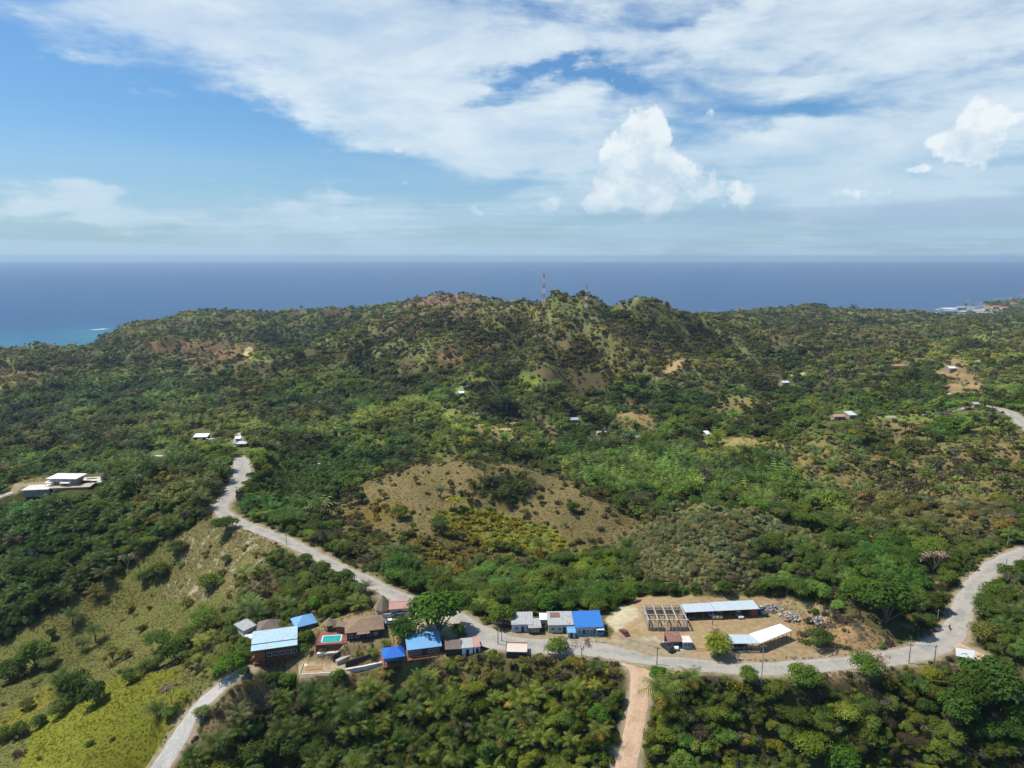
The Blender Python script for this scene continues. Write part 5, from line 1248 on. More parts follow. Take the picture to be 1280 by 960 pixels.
q = MB().box(px0-.35, px1+.35, py0-.35, py0, 2.2, 2.32).box(px0-.35, px1+.35, py1, py1+.35, 2.2, 2.32).box(px0-.35, px0, py0, py1, 2.2, 2.32).box(px1, px1+.35, py0, py1, 2.2, 2.32); q.build('rim', MM['rim'], pool)
MB().box(px0, px1, py0, py1, 2.202, 2.26).build('water', MM['poolw'], pool)
MB().box(.6, W+1.5, -1.6, -.5, -.9, .12).build('x', MM['conc_w'], None)
o = bpy.data.objects['x']; o.name = 'terrace_ledge'; o.location = r.location; o.rotation_euler = r.rotation_euler; tag(o, 'pale concrete ledge running under the pool deck', 'ledge')
# palapa
def palapa(cx, cy, cz, rad, h, label, n=14):
    r = empty('palapa', (cx, cy, cz), 0, label, 'hut')
    MB().lathe([(rad, h), (rad*.98, h+.12), (rad*.55, h+.9), (rad*.16, h+1.75), (.02, h+2.0)], n=n).build('thatch_roof', MM['thatch'], r)
    for k in range(6): MB().tube((rad*.8*math.cos(k*1.047), rad*.8*math.sin(k*1.047), -.2), (rad*.8*math.cos(k*1.047), rad*.8*math.sin(k*1.047), h+.2), .1).build('post', MM['post'], r)
    MB().lathe([(rad*.4, .02), (rad*.4, 1.0), (rad*.42, 1.06)]).build('bar_counter', MM['wood'], r)
    return r
x, y, z = pt(412.5, 786, -.8); palapa(x, y, -.8, 2.3, 2.1, 'round thatched palapa standing at the back of the pool deck')
house('bar_hut', (419,783), (431,784), -.9, 2.6, 3.0, 'thatch', 'wood', 'little thatched lean-to between the palapa and the brown house', 'gable', .8, .3)
# brown roofed pool house
r, W = house('pool_house', (431,792), (480.5,786), -1.1, 3.1, 9.4, 'shingle', 'dark', 'wide house with a brown shingle hip roof right of the pool', 'hip', 1.9, .6, (.12,.3,.62,.8), (.46,))
MB().slab([(W*.30,-1.2,2.85),(W*.62,-1.2,2.85),(W*.62,.02,3.06),(W*.30,.02,3.06)], .12).build('porch_roof', MM['shingle'], r)
for k in range(3): MB().tube((W*(.31+.15*k), -1.1, -.3), (W*(.31+.15*k), -1.1, 2.75), .09).build('porch_post', MM['wood'], r)
# pink house with pyramid thatch
r, W = house('pink_house', (486,762), (512,760), -.4, 3.0, 6.5, 'sheet_pink', 'pinkw', 'pink and white house with a patched faded roof near the road', 'gable', 1.0, .3, (.25,.75), (.5,))
r = empty('thatched_pyramid', pt(479,766,-.3), .1, 'tall pyramid of brown thatch over a round hut beside the pink house', 'hut')
MB().lathe([(3.3, 2.2), (3.2, 2.35), (1.6, 4.7), (.05, 6.6)], n=8).build('thatch_roof', MM['thatch'], r); MB().lathe([(2.6, -.2), (2.6, 2.25)], n=12).build('wall', MM['cream'], r)
for k in range(6): MB().tube((3.0*math.cos(k*1.047), 3.0*math.sin(k*1.047), -.2), (3.0*math.cos(k*1.047), 3.0*math.sin(k*1.047), 2.3), .1).build('post', MM['post'], r)
r, W = frame2('garden_wall', (479,768), (514,766), -.6, 1.6, 'long white and grey garden wall before the pink house', 'wall'); MB().box(0, W, 0, .3, -.4, 1.6).build('wall', MM['white'], r); MB().box(-.1, W+.1, -.08, .38, 1.6, 1.72).build('coping', MM['conc'], r)
# 9 gazebo
r, W = frame2('gazebo', (479,824), (507,820), -4.2, 3.6, 'open gazebo with a bright royal blue hip roof on a timber deck', 'gazebo'); D = 6.4
MB().hip(0, W, 0, D, 3.6, 1.7, 0, W*.34).build('roof', MM['sheet_blue'], r); MB().box(-.2, W+1.6, -.4, D, .9, 1.1).build('deck', MM['deckw'], r)
for k in range(4):
    for yy in (.4, D-.4): MB().tube((.4+k*(W-.8)/3, yy, -2.0), (.4+k*(W-.8)/3, yy, 3.6), .1).build('post', MM['wood'], r)
q = MB().box(-.2, W+1.6, -.38, -.3, 1.9, 2.0)
for k in range(18): q.box(-.2+k*(W+1.7)/17, -.14+k*(W+1.7)/17, -.37, -.31, 1.1, 1.9)
q.build('railing', MM['wood'], r)
MB().box(.5, W-.5, 2.4, D-.5, 1.1, 3.3).build('back_room', MM['blue2'], r)
# 10 light blue cabin
r, W = house('blue_roof_cabin', (508.5,813), (552.5,807.5), -3.6, 4.6, 7.2, 'sheet_sky', 'wood', 'long cabin with a light blue sheet roof beside the big green tree', 'shed', 1.5, .5, (), (), base=1)
for fx in (.15, .32, .68, .85): window(r, W*fx, 2.6, 1.2, 1.1, .5)
door(r, W*.5, 1.0, 4.3, .5)
MB().box(0, W, -1.1, .5, 1.6, 1.8).build('veranda', MM['deckw'], r)
for k in range(6): MB().tube((.3+k*(W-.6)/5, -.9, -2.2), (.3+k*(W-.6)/5, -.9, 1.7), .12).build('stilt', MM['post'], r)
q = MB().box(0, W, -1.08, -1.0, 2.6, 2.7)
for k in range(26): q.box(k*(W-.06)/25, .06+k*(W-.06)/25, -1.07, -1.01, 1.8, 2.6)
q.build('railing', MM['wood'], r)
r2 = empty('water_tank', pt(531,821,-3.4), 0, 'pair of white water tanks under the light blue roofed cabin', 'water tank')
for k in range(2): MB().lathe([(.55,0),(.6,.1),(.6,1.3),(.5,1.5),(.15,1.6)], cx=k*1.4, n=14).build('tank', MM['white'], r2, True)
# 11 thatched and white/pink roofs at the road
house('thatched_hut', (556,812), (577,811), -2.0, 2.8, 6.0, 'shingle2', 'dark', 'brown thatched hut between the blue cabin and the white roof', 'gable', 1.3, .3, (), (.5,))
house('roadside_stall', (577,810.5), (592,809), -1.6, 2.7, 5.0, 'sheet_grey', 'white', 'roadside stall with a pale corrugated roof left of the pink one', 'shed', .5, .2, (), (.5,), 'stall')
house('pink_stall', (592.5,809), (601,808), -1.4, 2.7, 5.2, 'sheet_pink', 'white', 'narrow roadside stall with a faded pink roof', 'shed', .5, .2, (), (.5,), 'stall')
# 12 plot, walls
r, W = frame2('building_plot', (373.5,843), (431,840), -6.4, 1.0, 'empty pale concrete building plot cut into the garden slope', 'foundation')
MB().box(0, W, 0, .35, -2.5, 1.0).build('front_wall', MM['conc_w'], r); MB().box(.2, W-.2, .36, 6.2, -.5, .72).build('slab', MM['conc_w'], r)
MB().box(0, .3, .36, 6.2, -2.5, 1.1).build('side_wall', MM['conc'], r); MB().box(1.5, 6.5, 2.2, 4.4, .72, .95).build('sand_heap', MM['soil'], r)
def wallrun(name, P, h, th, m, label, cat='wall'):
    W3 = [pt(*p) for p in P]; o = Vector(W3[0]); r = MB()
    for a, b in zip(W3[:-1], W3[1:]):
        a = Vector(a)-o; b = Vector(b)-o; d = (b-a); n = Vector((-d.y, d.x, 0)).normalized()*th/2
        r.hexa([tuple(a-n-Vector((0,0,1.2))), tuple(b-n-Vector((0,0,1.2))), tuple(b+n-Vector((0,0,1.2))), tuple(a+n-Vector((0,0,1.2))), tuple(a-n+Vector((0,0,h))), tuple(b-n+Vector((0,0,h))), tuple(b+n+Vector((0,0,h))), tuple(a+n+Vector((0,0,h)))])
    ob = r.build(name, MM[m]); ob.location = o; tag(ob, label, cat); return ob
wallrun('retaining_wall', [(416,823,-4.0), (430,815,-3.4), (447,808,-2.9), (458,804,-2.6)], 1.1, .5, 'dark', 'upper dark retaining wall climbing the lodge garden')
wallrun('retaining_wall', [(432,832,-4.9), (447,827,-4.6), (463,822,-4.2)], 1.4, .5, 'dark', 'lower dark retaining wall beside the building plot')
wallrun('garden_path', [(420,826,-4.4), (440,817,-3.8), (470,803,-2.6), (505,797,-1.6)], .12, 1.6, 'conc', 'pale path climbing between the garden terraces', 'path')
wallrun('terrace_kerb', [(432,838,-5.6), (455,834,-5.3), (478,829,-4.8)], .5, .8, 'conc_w', 'pale terrace kerb running right from the building plot', 'kerb')

# ================= roadside
r, W = frame2('kiosk', (632,814.5), (658.7,815.2), -.6, 2.3, 'dark kiosk with a flat tan roof at the road edge', 'kiosk')
MB().box(0, W, 0, 4.8, 2.15, 2.35).build('roof', MM['cream'], r); MB().box(.2, W-.2, .25, 4.5, -1.5, 2.14).build('wall', MM['dark'], r)
MB().box(-.12, .1, -.1, 4.9, 2.352, 2.55).box(-.12, W+.12, 4.7, 4.95, 2.56, 2.7).build('roof_edge', MM['wood_o'], r); MB().box(W-.1, W+.12, -.1, 4.6, 2.352, 2.6).build('side_edge', MM['sheet_pink'], r)
r, W = house('row_house', (639,781), (667,780.5), 0, 2.9, 6.2, 'sheet_grey', 'bluew', 'left grey roofed row house with a pale blue front and dark windows', 'shed', 1.2, .3, (.22,.78), (.52,))
r, W = house('porch_shop', (660.5,785), (677,784.4), 0, 2.5, 4.5, 'sheet_grey', 'dark', 'dark fronted lean-to shop between the two grey row houses', 'shed', .9, .3, (.3,.7), (.5,), 'shop')
house('white_roof_shed', (674.5,775), (684.5,775), 0, 3.4, 4.5, 'sheet_white', 'tanw', 'narrow brown shed under a small white roof in the row', 'flat', 0, .25, (), (.5,), 'shed')
r, W = house('row_house', (684.8,781.5), (717.4,781), 0, 3.0, 6.6, 'sheet_grey', 'greenw', 'wide grey roofed row house with a pale green front left of the shop', 'shed', 1.3, .3, (.18,.45), (.65,))
MB().slab([(W*.12,3.6,3.9),(W*.5,3.6,3.9),(W*.5,5.8,4.33),(W*.12,5.8,4.33)], .08).build('rust_patch', MM['sheet_rust'], r)
house('lean_to', (709,791), (720,791), 0, 2.0, 4.6, 'sheet_sky', 'bluew', 'low lean-to with a sky blue roof against the blue shop', 'shed', .8, .2, (), (.5,), 'shed')
r, W = house('blue_shop', (719,785.2), (755,783.5), 0, 3.0, 7.4, 'sheet_shop', 'bluew', 'shop with a big bright blue sheet roof and blue painted front', 'shed', 1.9, .35, (.14,.45,.6), (.3,.72), 'shop')
MB().box(.5, W*.7, -.02, .34, 0, .75).build('painted_plinth', MM['blue2'], r)
r, W = frame2('snack_booth', (746,787.5), (755.5,787.5), 0, 2.3, 'little blue booth with a white awning at the right end of the shop', 'booth')
MB().slab([(0,0,2.3),(W,0,2.3),(W,1.9,2.75),(0,1.9,2.75)], .1).build('awning', MM['sheet_white'], r); MB().box(.1, W-.1, .5, 1.9, 0, 2.3).build('counter_box', MM['blue2'], r); MB().box(.4, W-.4, .44, .497, 1.1, 1.9).build('hatch', MM['dark'], r)
# yard: unfinished frame
r, W = frame2('concrete_frame', (810.5,776.5), (860,776.5), .5, 3.3, 'unfinished roofless building of pale concrete posts and rafters', 'building'); D = 10.5
for k in range(5):
    xx = k*(W-.35)/4
    MB().box(xx, xx+.35, .01, D, 3.3, 3.62).build('rafter', MM['palewood'], r)
    for yy in (0, D/2-.1, D-.3): MB().box(xx+.02, xx+.33, yy+.02, yy+.3, -.3, 3.29).build('column', MM['conc'], r)
for yy in (.0, D*.33, D*.66, D-.3): MB().box(-.3, W+.3, yy+.03, yy+.22, 3.63, 3.80).build('purlin', MM['palewood'], r)
for k in range(12):
    MB().box(-.2, W+.2, .8+k*.8, .86+k*.8, 3.81, 3.86).build('lath', MM['post'], r)
MB().box(.05, .3, .35, D-.35, -.3, 2.3).build('side_wall', MM['block'], r); MB().box(W-.3, W-.05, .35, D-.35, -.3, 1.6).build('side_wall', MM['block'], r)
MB().box(.4, W-.4, D-.28, D-.05, -.3, 2.6).build('back_wall', MM['block'], r); MB().box(.4, W*.45, .05, .25, -.3, 1.1).box(W*.55, W-.4, .05, .25, -.3, 1.4).build('front_wall', MM['block'], r)
q = MB()
for k in range(9): q.tube((.5+k*W/9, -.4, -.2), (.7+k*W/9+random.uniform(-.5,.5), -.3, 2.6+random.uniform(0,.6)), .06, n=4)
q.box(.3, W-.2, -.42, -.34, 1.5, 1.6); q.build('scaffold', MM['palewood'], r)
# long shed
r, W = frame2('vehicle_shed', (856.5,765.5), (949,761), .55, 2.9, 'long open fronted vehicle shed with a pale zinc roof', 'shed'); D = 5.0
MB().slab([(0,0,2.9),(W*.4,0,2.9),(W*.4,D,3.3),(0,D,3.3)], .1).build('left_roof', MM['sheet_zinc'], r); MB().slab([(W*.4+.02,-.3,3.05),(W,-.3,3.05),(W,D,3.5),(W*.4+.02,D,3.5)], .1).build('right_roof', MM['sheet_zinc'], r)
MB().box(.1, W-.1, D-.3, D-.1, -.3, 3.05).build('back_wall', MM['dark'], r); MB().box(.1, .3, 1.2, D-.31, -.3, 3.0).build('side_wall', MM['block'], r)
for k in range(9): MB().box(.15+k*(W-.4)/8, .3+k*(W-.4)/8, .3, .45, -.3, 2.85).build('post', MM['post'], r)
MB().box(W-2.6, W-.2, .5, 3.0, -.2, 2.2).build('tool_room', MM['redb'], r)
# rusty hut and blue room
r, W = frame2('rusty_hut', (834.5,802.3), (854,802), .45, 2.4, 'open shelter under a striped rusty sheet roof', 'shelter'); D = 4.6
MB().slab([(0,0,2.4),(W,0,2.4),(W,D,3.1),(0,D,3.1)], .1).build('roof', MM['sheet_rust'], r); MB().box(.1, W-.1, D-.25, D-.1, -.2, 2.9).build('back_wall', MM['dark'], r)
for k in range(3):
    for yy in (.15, D-.5): MB().box(.1+k*(W-.35)/2, .25+k*(W-.35)/2, yy, yy+.15, -.2, 2.36).build('post', MM['post'], r)
MB().box(-.3, W, -.9, D, -.15, .06).build('floor_slab', MM['conc_w'], r)
house('blue_room', (853.5,803.5), (866,803.2), .45, 2.35, 3.9, 'conc_w', 'blue2', 'little blue block room with a pale flat roof beside the rusty shelter', 'flat', 0, .15, (.3,.7), (), 'room')
# white carport in two wings
r, W = frame2('carport', (911,804.5), (951,804.3), .6, 2.9, 'long carport with a zinc left wing and a bright white right wing', 'carport')
R0 = Vector((r.location.x, r.location.y)); ca, sa = math.cos(-r.rotation_euler[2]), math.sin(-r.rotation_euler[2])
def loc(u, v, z):
    p = pt(u, v, z); dx, dy = p[0]-R0.x, p[1]-R0.y; return (dx*ca-dy*sa, dx*sa+dy*ca, z-.6)
A_, B_, C_, D_ = loc(911,804.5,3.5), loc(951,804.3,3.5), loc(936,793,4.2), loc(905,793,4.2)
E_, F_ = loc(990,788.6,3.5), loc(975.3,780,4.25)
MB().slab([A_, B_, C_, D_], .1).build('left_roof', MM['sheet_zinc'], r)
up = lambda p, d=.16: (p[0], p[1], p[2]+d)
MB().slab([up(B_), up(E_), up(F_), up(C_)], .1).build('right_roof', MM['sheet_white'], r)
for a, b, n in ((A_, B_, 5), (B_, E_, 8), (C_, F_, 7), (D_, C_, 4)):
    for k in range(n):
        t = k/(n-1) if n > 1 else 0; t = .03+t*.94
        xx, yy, zz = [a[i]*(1-t)+b[i]*t for i in range(3)]; MB().box(xx-.07, xx+.07, yy-.07, yy+.07, -.8, zz-.12).build('post', MM['steel'], r)
MB().box(A_[0], B_[0], A_[1]-.1, A_[1]+.12, -.8, .45).build('low_wall', MM['conc_w'], r)
MB().box(D_[0]+.3, C_[0]-.2, D_[1]-.2, D_[1]-.05, -.3, 2.6).build('back_wall', MM['tanw'], r)
x, y, z = pt(866, 815, .5); q = MB().hexa([(0,0,-.6),(7,.6,-.6),(7,1.6,-.6),(0,1.0,-.6),(.3,.1,.5),(6.8,.7,.7),(6.6,1.4,.7),(.4,.9,.5)]); o = q.build('soil_bank', MM['soil']); o.location = (x, y, z-.5); tag(o, 'orange earth bank right of the little blue room', 'bank')
# rubble
def rubble(u, v, z, n, rx, ry, label):
    x, y, z = pt(u, v, z); ms = ['block', 'conc', 'tarp', 'block', 'wood', 'post', 'sheet_zinc', 'palewood', 'sheet_pink']
    r = empty('debris_heap', (x, y, z), .2, label, 'debris'); g = np.random.default_rng(int(u))
    for mi, mn in enumerate(ms):
        q = MB()
        for k in range(n):
            a = g.uniform(0, 6.28); d = g.uniform(0, 1)**.6; cx, cy = math.cos(a)*d*rx, math.sin(a)*d*ry; cz = (1-d)*1.1*g.uniform(.3, 1)
            l, w_, h = g.uniform(.1, .55), g.uniform(.08, .35), g.uniform(.05, .3); t = g.uniform(0, 6.28); c, s = math.cos(t), math.sin(t); tl = g.uniform(-.4, .4)
            V = [(cx+c*a_*l-s*b_*w_, cy+s*a_*l+c*b_*w_, cz+e_*h+a_*tl*l) for e_ in (0, 1) for a_, b_ in ((-1,-1),(1,-1),(1,1),(-1,1))]; q.hexa(V)
        q.box(-.1, .1, -.1, .1, -.5, .1)
        o = q.build('scrap', MM[mn], r); o['kind'] = 'stuff'
    return r
rubble(965,761,.6,10,4,3.4,'loose rubble heap at the right end of the vehicle shed')
rubble(987,771,1.0,12,3.4,3.2,'bright mixed scrap and rubbish heap in the yard corner')
rubble(1022,776,1.8,6,3.5,2.5,'scattered broken slabs on the eroded bank')
# vehicles
vehicle('parked_car', 834, 811, .5, 118, 'suv', ('black', (.015,.017,.02)), 'black off-road car parked left of the rusty roofed shelter')
vehicle('parked_car', 844, 808.5, .6, 262, 'sedan', ('white', (.75,.75,.74)), 'white car parked under the rusty sheet roof')
vehicle('parked_car', 780.5, 793, .1, 110, 'sedan', ('maroon', (.16,.02,.025)), 'maroon car parked on the gravel right of the blue shop')
vehicle('pickup_truck', 889, 769.5, .6, 285, 'pickup', ('silver_blue', (.55,.62,.72)), 'silver blue pickup poking out of the vehicle shed', 'pickup')
vehicle('parked_van', 897, 770, .6, 270, 'van', ('yellow', (.62,.42,.12)), 'yellow van parked in the vehicle shed', 'van')
vehicle('parked_car', 923.5, 770, .6, 274, 'sedan', ('white', (.75,.75,.74)), 'white car parked alone in the right half of the vehicle shed')
vehicle('parked_car', 862, 770.5, .6, 270, 'sedan', ('dark_grey', (.08,.085,.09)), 'dark car in the shaded left end of the vehicle shed')
vehicle('pickup_truck', 951, 766, .8, 118, 'pickup', ('dark_blue', (.03,.07,.13)), 'dark blue pickup beside the right end of the vehicle shed', 'pickup')
vehicle('parked_car', 917, 811, .6, 262, 'suv', ('black', (.015,.017,.02)), 'black car under the left end of the carport')
vehicle('parked_car', 930, 811, .6, 268, 'sedan', ('dark_grey', (.08,.085,.09)), 'dark grey car in the middle of the carport')
vehicle('parked_car', 486, 779.5, -.5, 200, 'sedan', ('white', (.75,.75,.74)), 'white car parked right of the brown roofed pool house')
vehicle('parked_car', 497, 772, -.4, 185, 'suv', ('dark_grey', (.08,.085,.09)), 'dark car behind the white one near the pink house')
vehicle('pickup_truck', 580, 795, -.2, 95, 'pickup', ('dark_red', (.20,.03,.02)), 'dark red pickup at the roadside beside the small dark tree', 'pickup')
# billboard
r = empty('billboard', pt(1206.5,825,.1), -.35, 'white billboard on two posts at the road junction', 'billboard')
MB().hexa([(-2.5,-.06,.9),(2.5,-.06,.9),(2.5,.06,.9),(-2.5,.06,.9),(-2.5,1.5,2.8),(2.5,1.5,2.8),(2.5,1.62,2.8),(-2.5,1.62,2.8)]).build('panel', MM['white'], r)
for q_ in (-1.7, 1.7): MB().tube((q_, 1.75, -.6), (q_, 1.62, 2.75), .08).tube((q_, .1, -.6), (q_, .1, .95), .08).build('post', MM['steel'], r)
MB().tube((-2.55, -.02, .86), (2.55, -.02, .86), .06).build('lower_rail', MM['galv'], r); MB().tube((-2.55, 1.58, 2.85), (2.55, 1.58, 2.85), .06).build('upper_rail', MM['galv'], r)
# poles
POLES = [(622.5,806,8,'tall pole left of the flat roofed kiosk'),(627,801.5,4,'short post beside the kiosk'),(745,802,5.5,'pale pole before the blue shop'),(821,831,6,'thin pole at the corner of the dirt track'),(951.3,856,12.5,'tallest pale power pole below the carport'),
 (890.6,781,4,'short post in the yard behind the palm'),(1171,783,6,'pale pole left of the motorcyclist'),(1106,806,5.5,'pole at the foot of the eroded bank'),(1136,829,6.5,'thin pole on the near side of the junction'),(1168,827,5.5,'thin pole left of the billboard'),
 (1259,684,5,'pale pole beyond the right road bend'),(1211,718,4,'post on the left side of the right road'),(1257,712,4.2,'post on the inner side of the right road bend'),(296.5,626,7.5,'pole beside the upper road bend'),(325,648,4.5,'post behind the left ridge road'),(358,681,4.5,'post on the near side of the left ridge road'),
 (312,547,9,'pole beside the village lane'),(1083,520,6,'far pole near the white roofs at the right'),(1258,509,7,'pole at the turning place on the right hill')]
for u, v, h, lab in POLES:
    x, y, z = hit(u, v); r = empty('utility_pole', (x, y, z), random.uniform(-.5,.5), lab, 'pole', 'utility poles along the roads')
    MB().tube((0,0,-.5), (0,0,h), .15, .10, 8).build('shaft', MM['conc' if 'pale' in lab else 'post'], r)
    if h > 5: MB().box(-.9, .9, -.06, .06, h-.7, h-.55).build('crossarm', MM['post'], r)
    if h > 7:
        for s in (-.8, .8): MB().lathe([(.05,h-.55),(.09,h-.45),(.04,h-.3)], cx=s, n=6).build('insulator', MM['conc_w'], r)
def cable(i, j, label):
    P = []
    for k in (i, j):
        u, v, h, _ = POLES[k]; x, y, z = hit(u, v); P.append(Vector((x, y, z+h-.35)))
    o = P[0].copy(); q = MB()
    for sgn in (-.35, .35):
        pr = None
        for k in range(11):
            t = k/10; c = P[0].lerp(P[1], t)-o+Vector((0, sgn, -4*t*(1-t)*(P[1]-P[0]).length*.025))
            if pr is not None: q.tube(pr, c, .03, n=3)
            pr = c
    ob = q.build('power_cable', MM['steel']); ob.location = o; tag(ob, label, 'cable')
cable(0, 2, 'pair of sagging cables from the kiosk pole to the shop pole'); cable(2, 3, 'pair of cables crossing the road from the shop pole to the track corner'); cable(3, 4, 'pair of cables along the road to the tall carport pole')
cable(4, 8, 'pair of cables from the tall carport pole to the junction'); cable(8, 9, 'short pair of cables across the junction mouth'); cable(13, 15, 'pair of cables beside the left ridge road')
# motorcycle and rider
mx_, my_, mz_ = pt(1187, 786.5, .3); mz_ = .2
r = empty('motorcycle', (mx_, my_, mz_), R(75), 'dark motorcycle riding along the right bend of the road', 'motorcycle')
for s, xx in (('w', -.62), ('w', .66)):
    o = MB().tube((xx,-.06,.32), (xx,.06,.32), .32, n=14).build('wheel', MM['rubber'], r); MB().tube((xx,-.07,.32), (xx,.07,.32), .17, n=8).build('rim', MM['chrome'], o)
MB().hexa([(-.35,-.12,.35),(.35,-.12,.35),(.35,.12,.35),(-.35,.12,.35),(-.3,-.14,.75),(.45,-.14,.9),(.45,.14,.9),(-.3,.14,.75)]).build('engine_and_tank', paint('dark_red', (.20,.03,.02)), r)
MB().hexa([(-.8,-.12,.72),(0,-.12,.72),(0,.12,.72),(-.8,.12,.72),(-.82,-.1,.84),(0,-.1,.80),(0,.1,.80),(-.82,.1,.84)]).build('saddle', MM['rubber'], r)
MB().tube((.66,0,.32), (.42,0,1.0), .04).tube((.42,-.35,1.05), (.42,.35,1.05), .025).build('fork_and_handlebar', MM['chrome'], r)
def person(x, y, z, rz, label):
    r = empty('person', (x, y, z), rz, label, 'person')
    J = [(0,0,.86),(.05,0,1.1),(.12,0,1.38),(.14,0,1.5),(.17,0,1.62),(.18,0,1.74)]
    Lm = [(.12,.19,1.36),(.30,.25,1.14),(.46,.30,1.06),(.02,.12,.86),(.36,.2,.82),(.12,.2,.42),(.26,.2,.36)]
    V = list(J); E = [(i, i+1) for i in range(5)]; rad = [.15,.14,.17,.065,.09,.10]
    for s in (1, -1):
        b = len(V); V += [(a, s*c, d) for a, c, d in Lm]; rad += [.06,.045,.035,.095,.075,.05,.045]
        E += [(2,b),(b,b+1),(b+1,b+2),(0,b+3),(b+3,b+4),(b+4,b+5),(b+5,b+6)]
    me = bpy.data.meshes.new('body'); me.from_pydata(V, E, []); o = link(bpy.data.objects.new('body', me), r)
    sk = o.modifiers.new('skin', 'SKIN'); lay = me.skin_vertices[0] if len(me.skin_vertices) else None
    if lay is None:
        bm = bmesh.new(); bm.from_mesh(me); bm.verts.layers.skin.verify(); bm.to_mesh(me); bm.free(); lay = me.skin_vertices[0]
    for i, rr in enumerate(rad): lay.data[i].radius = (rr, rr)
    lay.data[0].use_root = True; sb = o.modifiers.new('sub', 'SUBSURF'); sb.levels = sb.render_levels = 1
    me.materials.append(mat('dark_clothes', (.035,.04,.06), rough=.9)); MB().lathe([(.10,1.66),(.125,1.74),(.11,1.84),(.05,1.89)], cx=.18, n=12).build('helmet', MM['steel'], r, True)
    return r
person(mx_, my_, mz_, R(75), 'person in dark clothes and helmet riding the motorcycle')

# ================= villa on the left hill
r, W = frame2('villa', (59,598.5), (93,598.8), 0, 3.9, 'modern white villa with a thin flat roof on the left hilltop', 'house'); D = 8
MB().box(-.4, W+1.2, -.6, D+1.2, 3.9, 4.15).build('roof', MM['sheet_white'], r); MB().box(1.0, W-2.2, 1.2, D, -1, 3.89).build('wall', MM['cream'], r)
MB().box(W-2.19, W-.2, .8, D-.5, -1, 3.89).build('side_wing', MM['tanw'], r)
MB().slab([(-.6,-1.8,2.2),(3.0,-1.8,2.2),(3.0,1.19,2.5),(-.6,1.19,2.5)], .15).build('left_awning', MM['white'], r); MB().slab([(W*.52,-2.2,2.2),(W*.86,-2.2,2.2),(W*.86,1.19,2.6),(W*.52,1.19,2.6)], .15).build('right_awning', MM['white'], r)
for fx in (.2, .36, .48, .66, .8): window(r, 1+(W-3.2)*fx, .3, 1.5, 1.6, 1.2); window(r, 1+(W-3.2)*fx, 2.75, 1.5, .75, 1.2)
for xx in (-.3, 3.0, W*.52, W*.86): MB().box(xx-.1, xx+.1, -1.7, -1.5, -1, 2.1).build('column', MM['white'], r)
r, W = frame2('villa_terrace', (60,610.5), (112,608.5), -.15, .5, 'broad tan terrace platform in front of the white villa', 'terrace')
MB().box(0, W, 0, 10.5, .2, .5).build('floor', mat('tan_paving', (.50,.38,.26)), r); MB().box(2, W-1.5, .6, 11, -4.5, .19).build('base', MM['tanw'], r)
r, W = frame2('villa_forecourt', (26,613), (60.5,611.5), -.2, .5, 'pale concrete forecourt with a retaining wall left of the villa', 'forecourt')
MB().box(0, W, 0, 9, .2, .5).build('floor', MM['conc_w'], r); MB().box(1, W-.1, .3, 8.8, -3.5, .19).build('retaining_wall', MM['block'], r)
x, y, z = hit(118, 600); r = empty('construction_slab', (x, y, z), .25, 'bare concrete slab right of the white villa', 'slab'); MB().box(-6, 5, -6, 5, -.8, .35).build('slab', MM['conc_w'], r); MB().box(-4, 1, 1, 1.4, .351, 1.0).build('low_wall', MM['conc'], r)

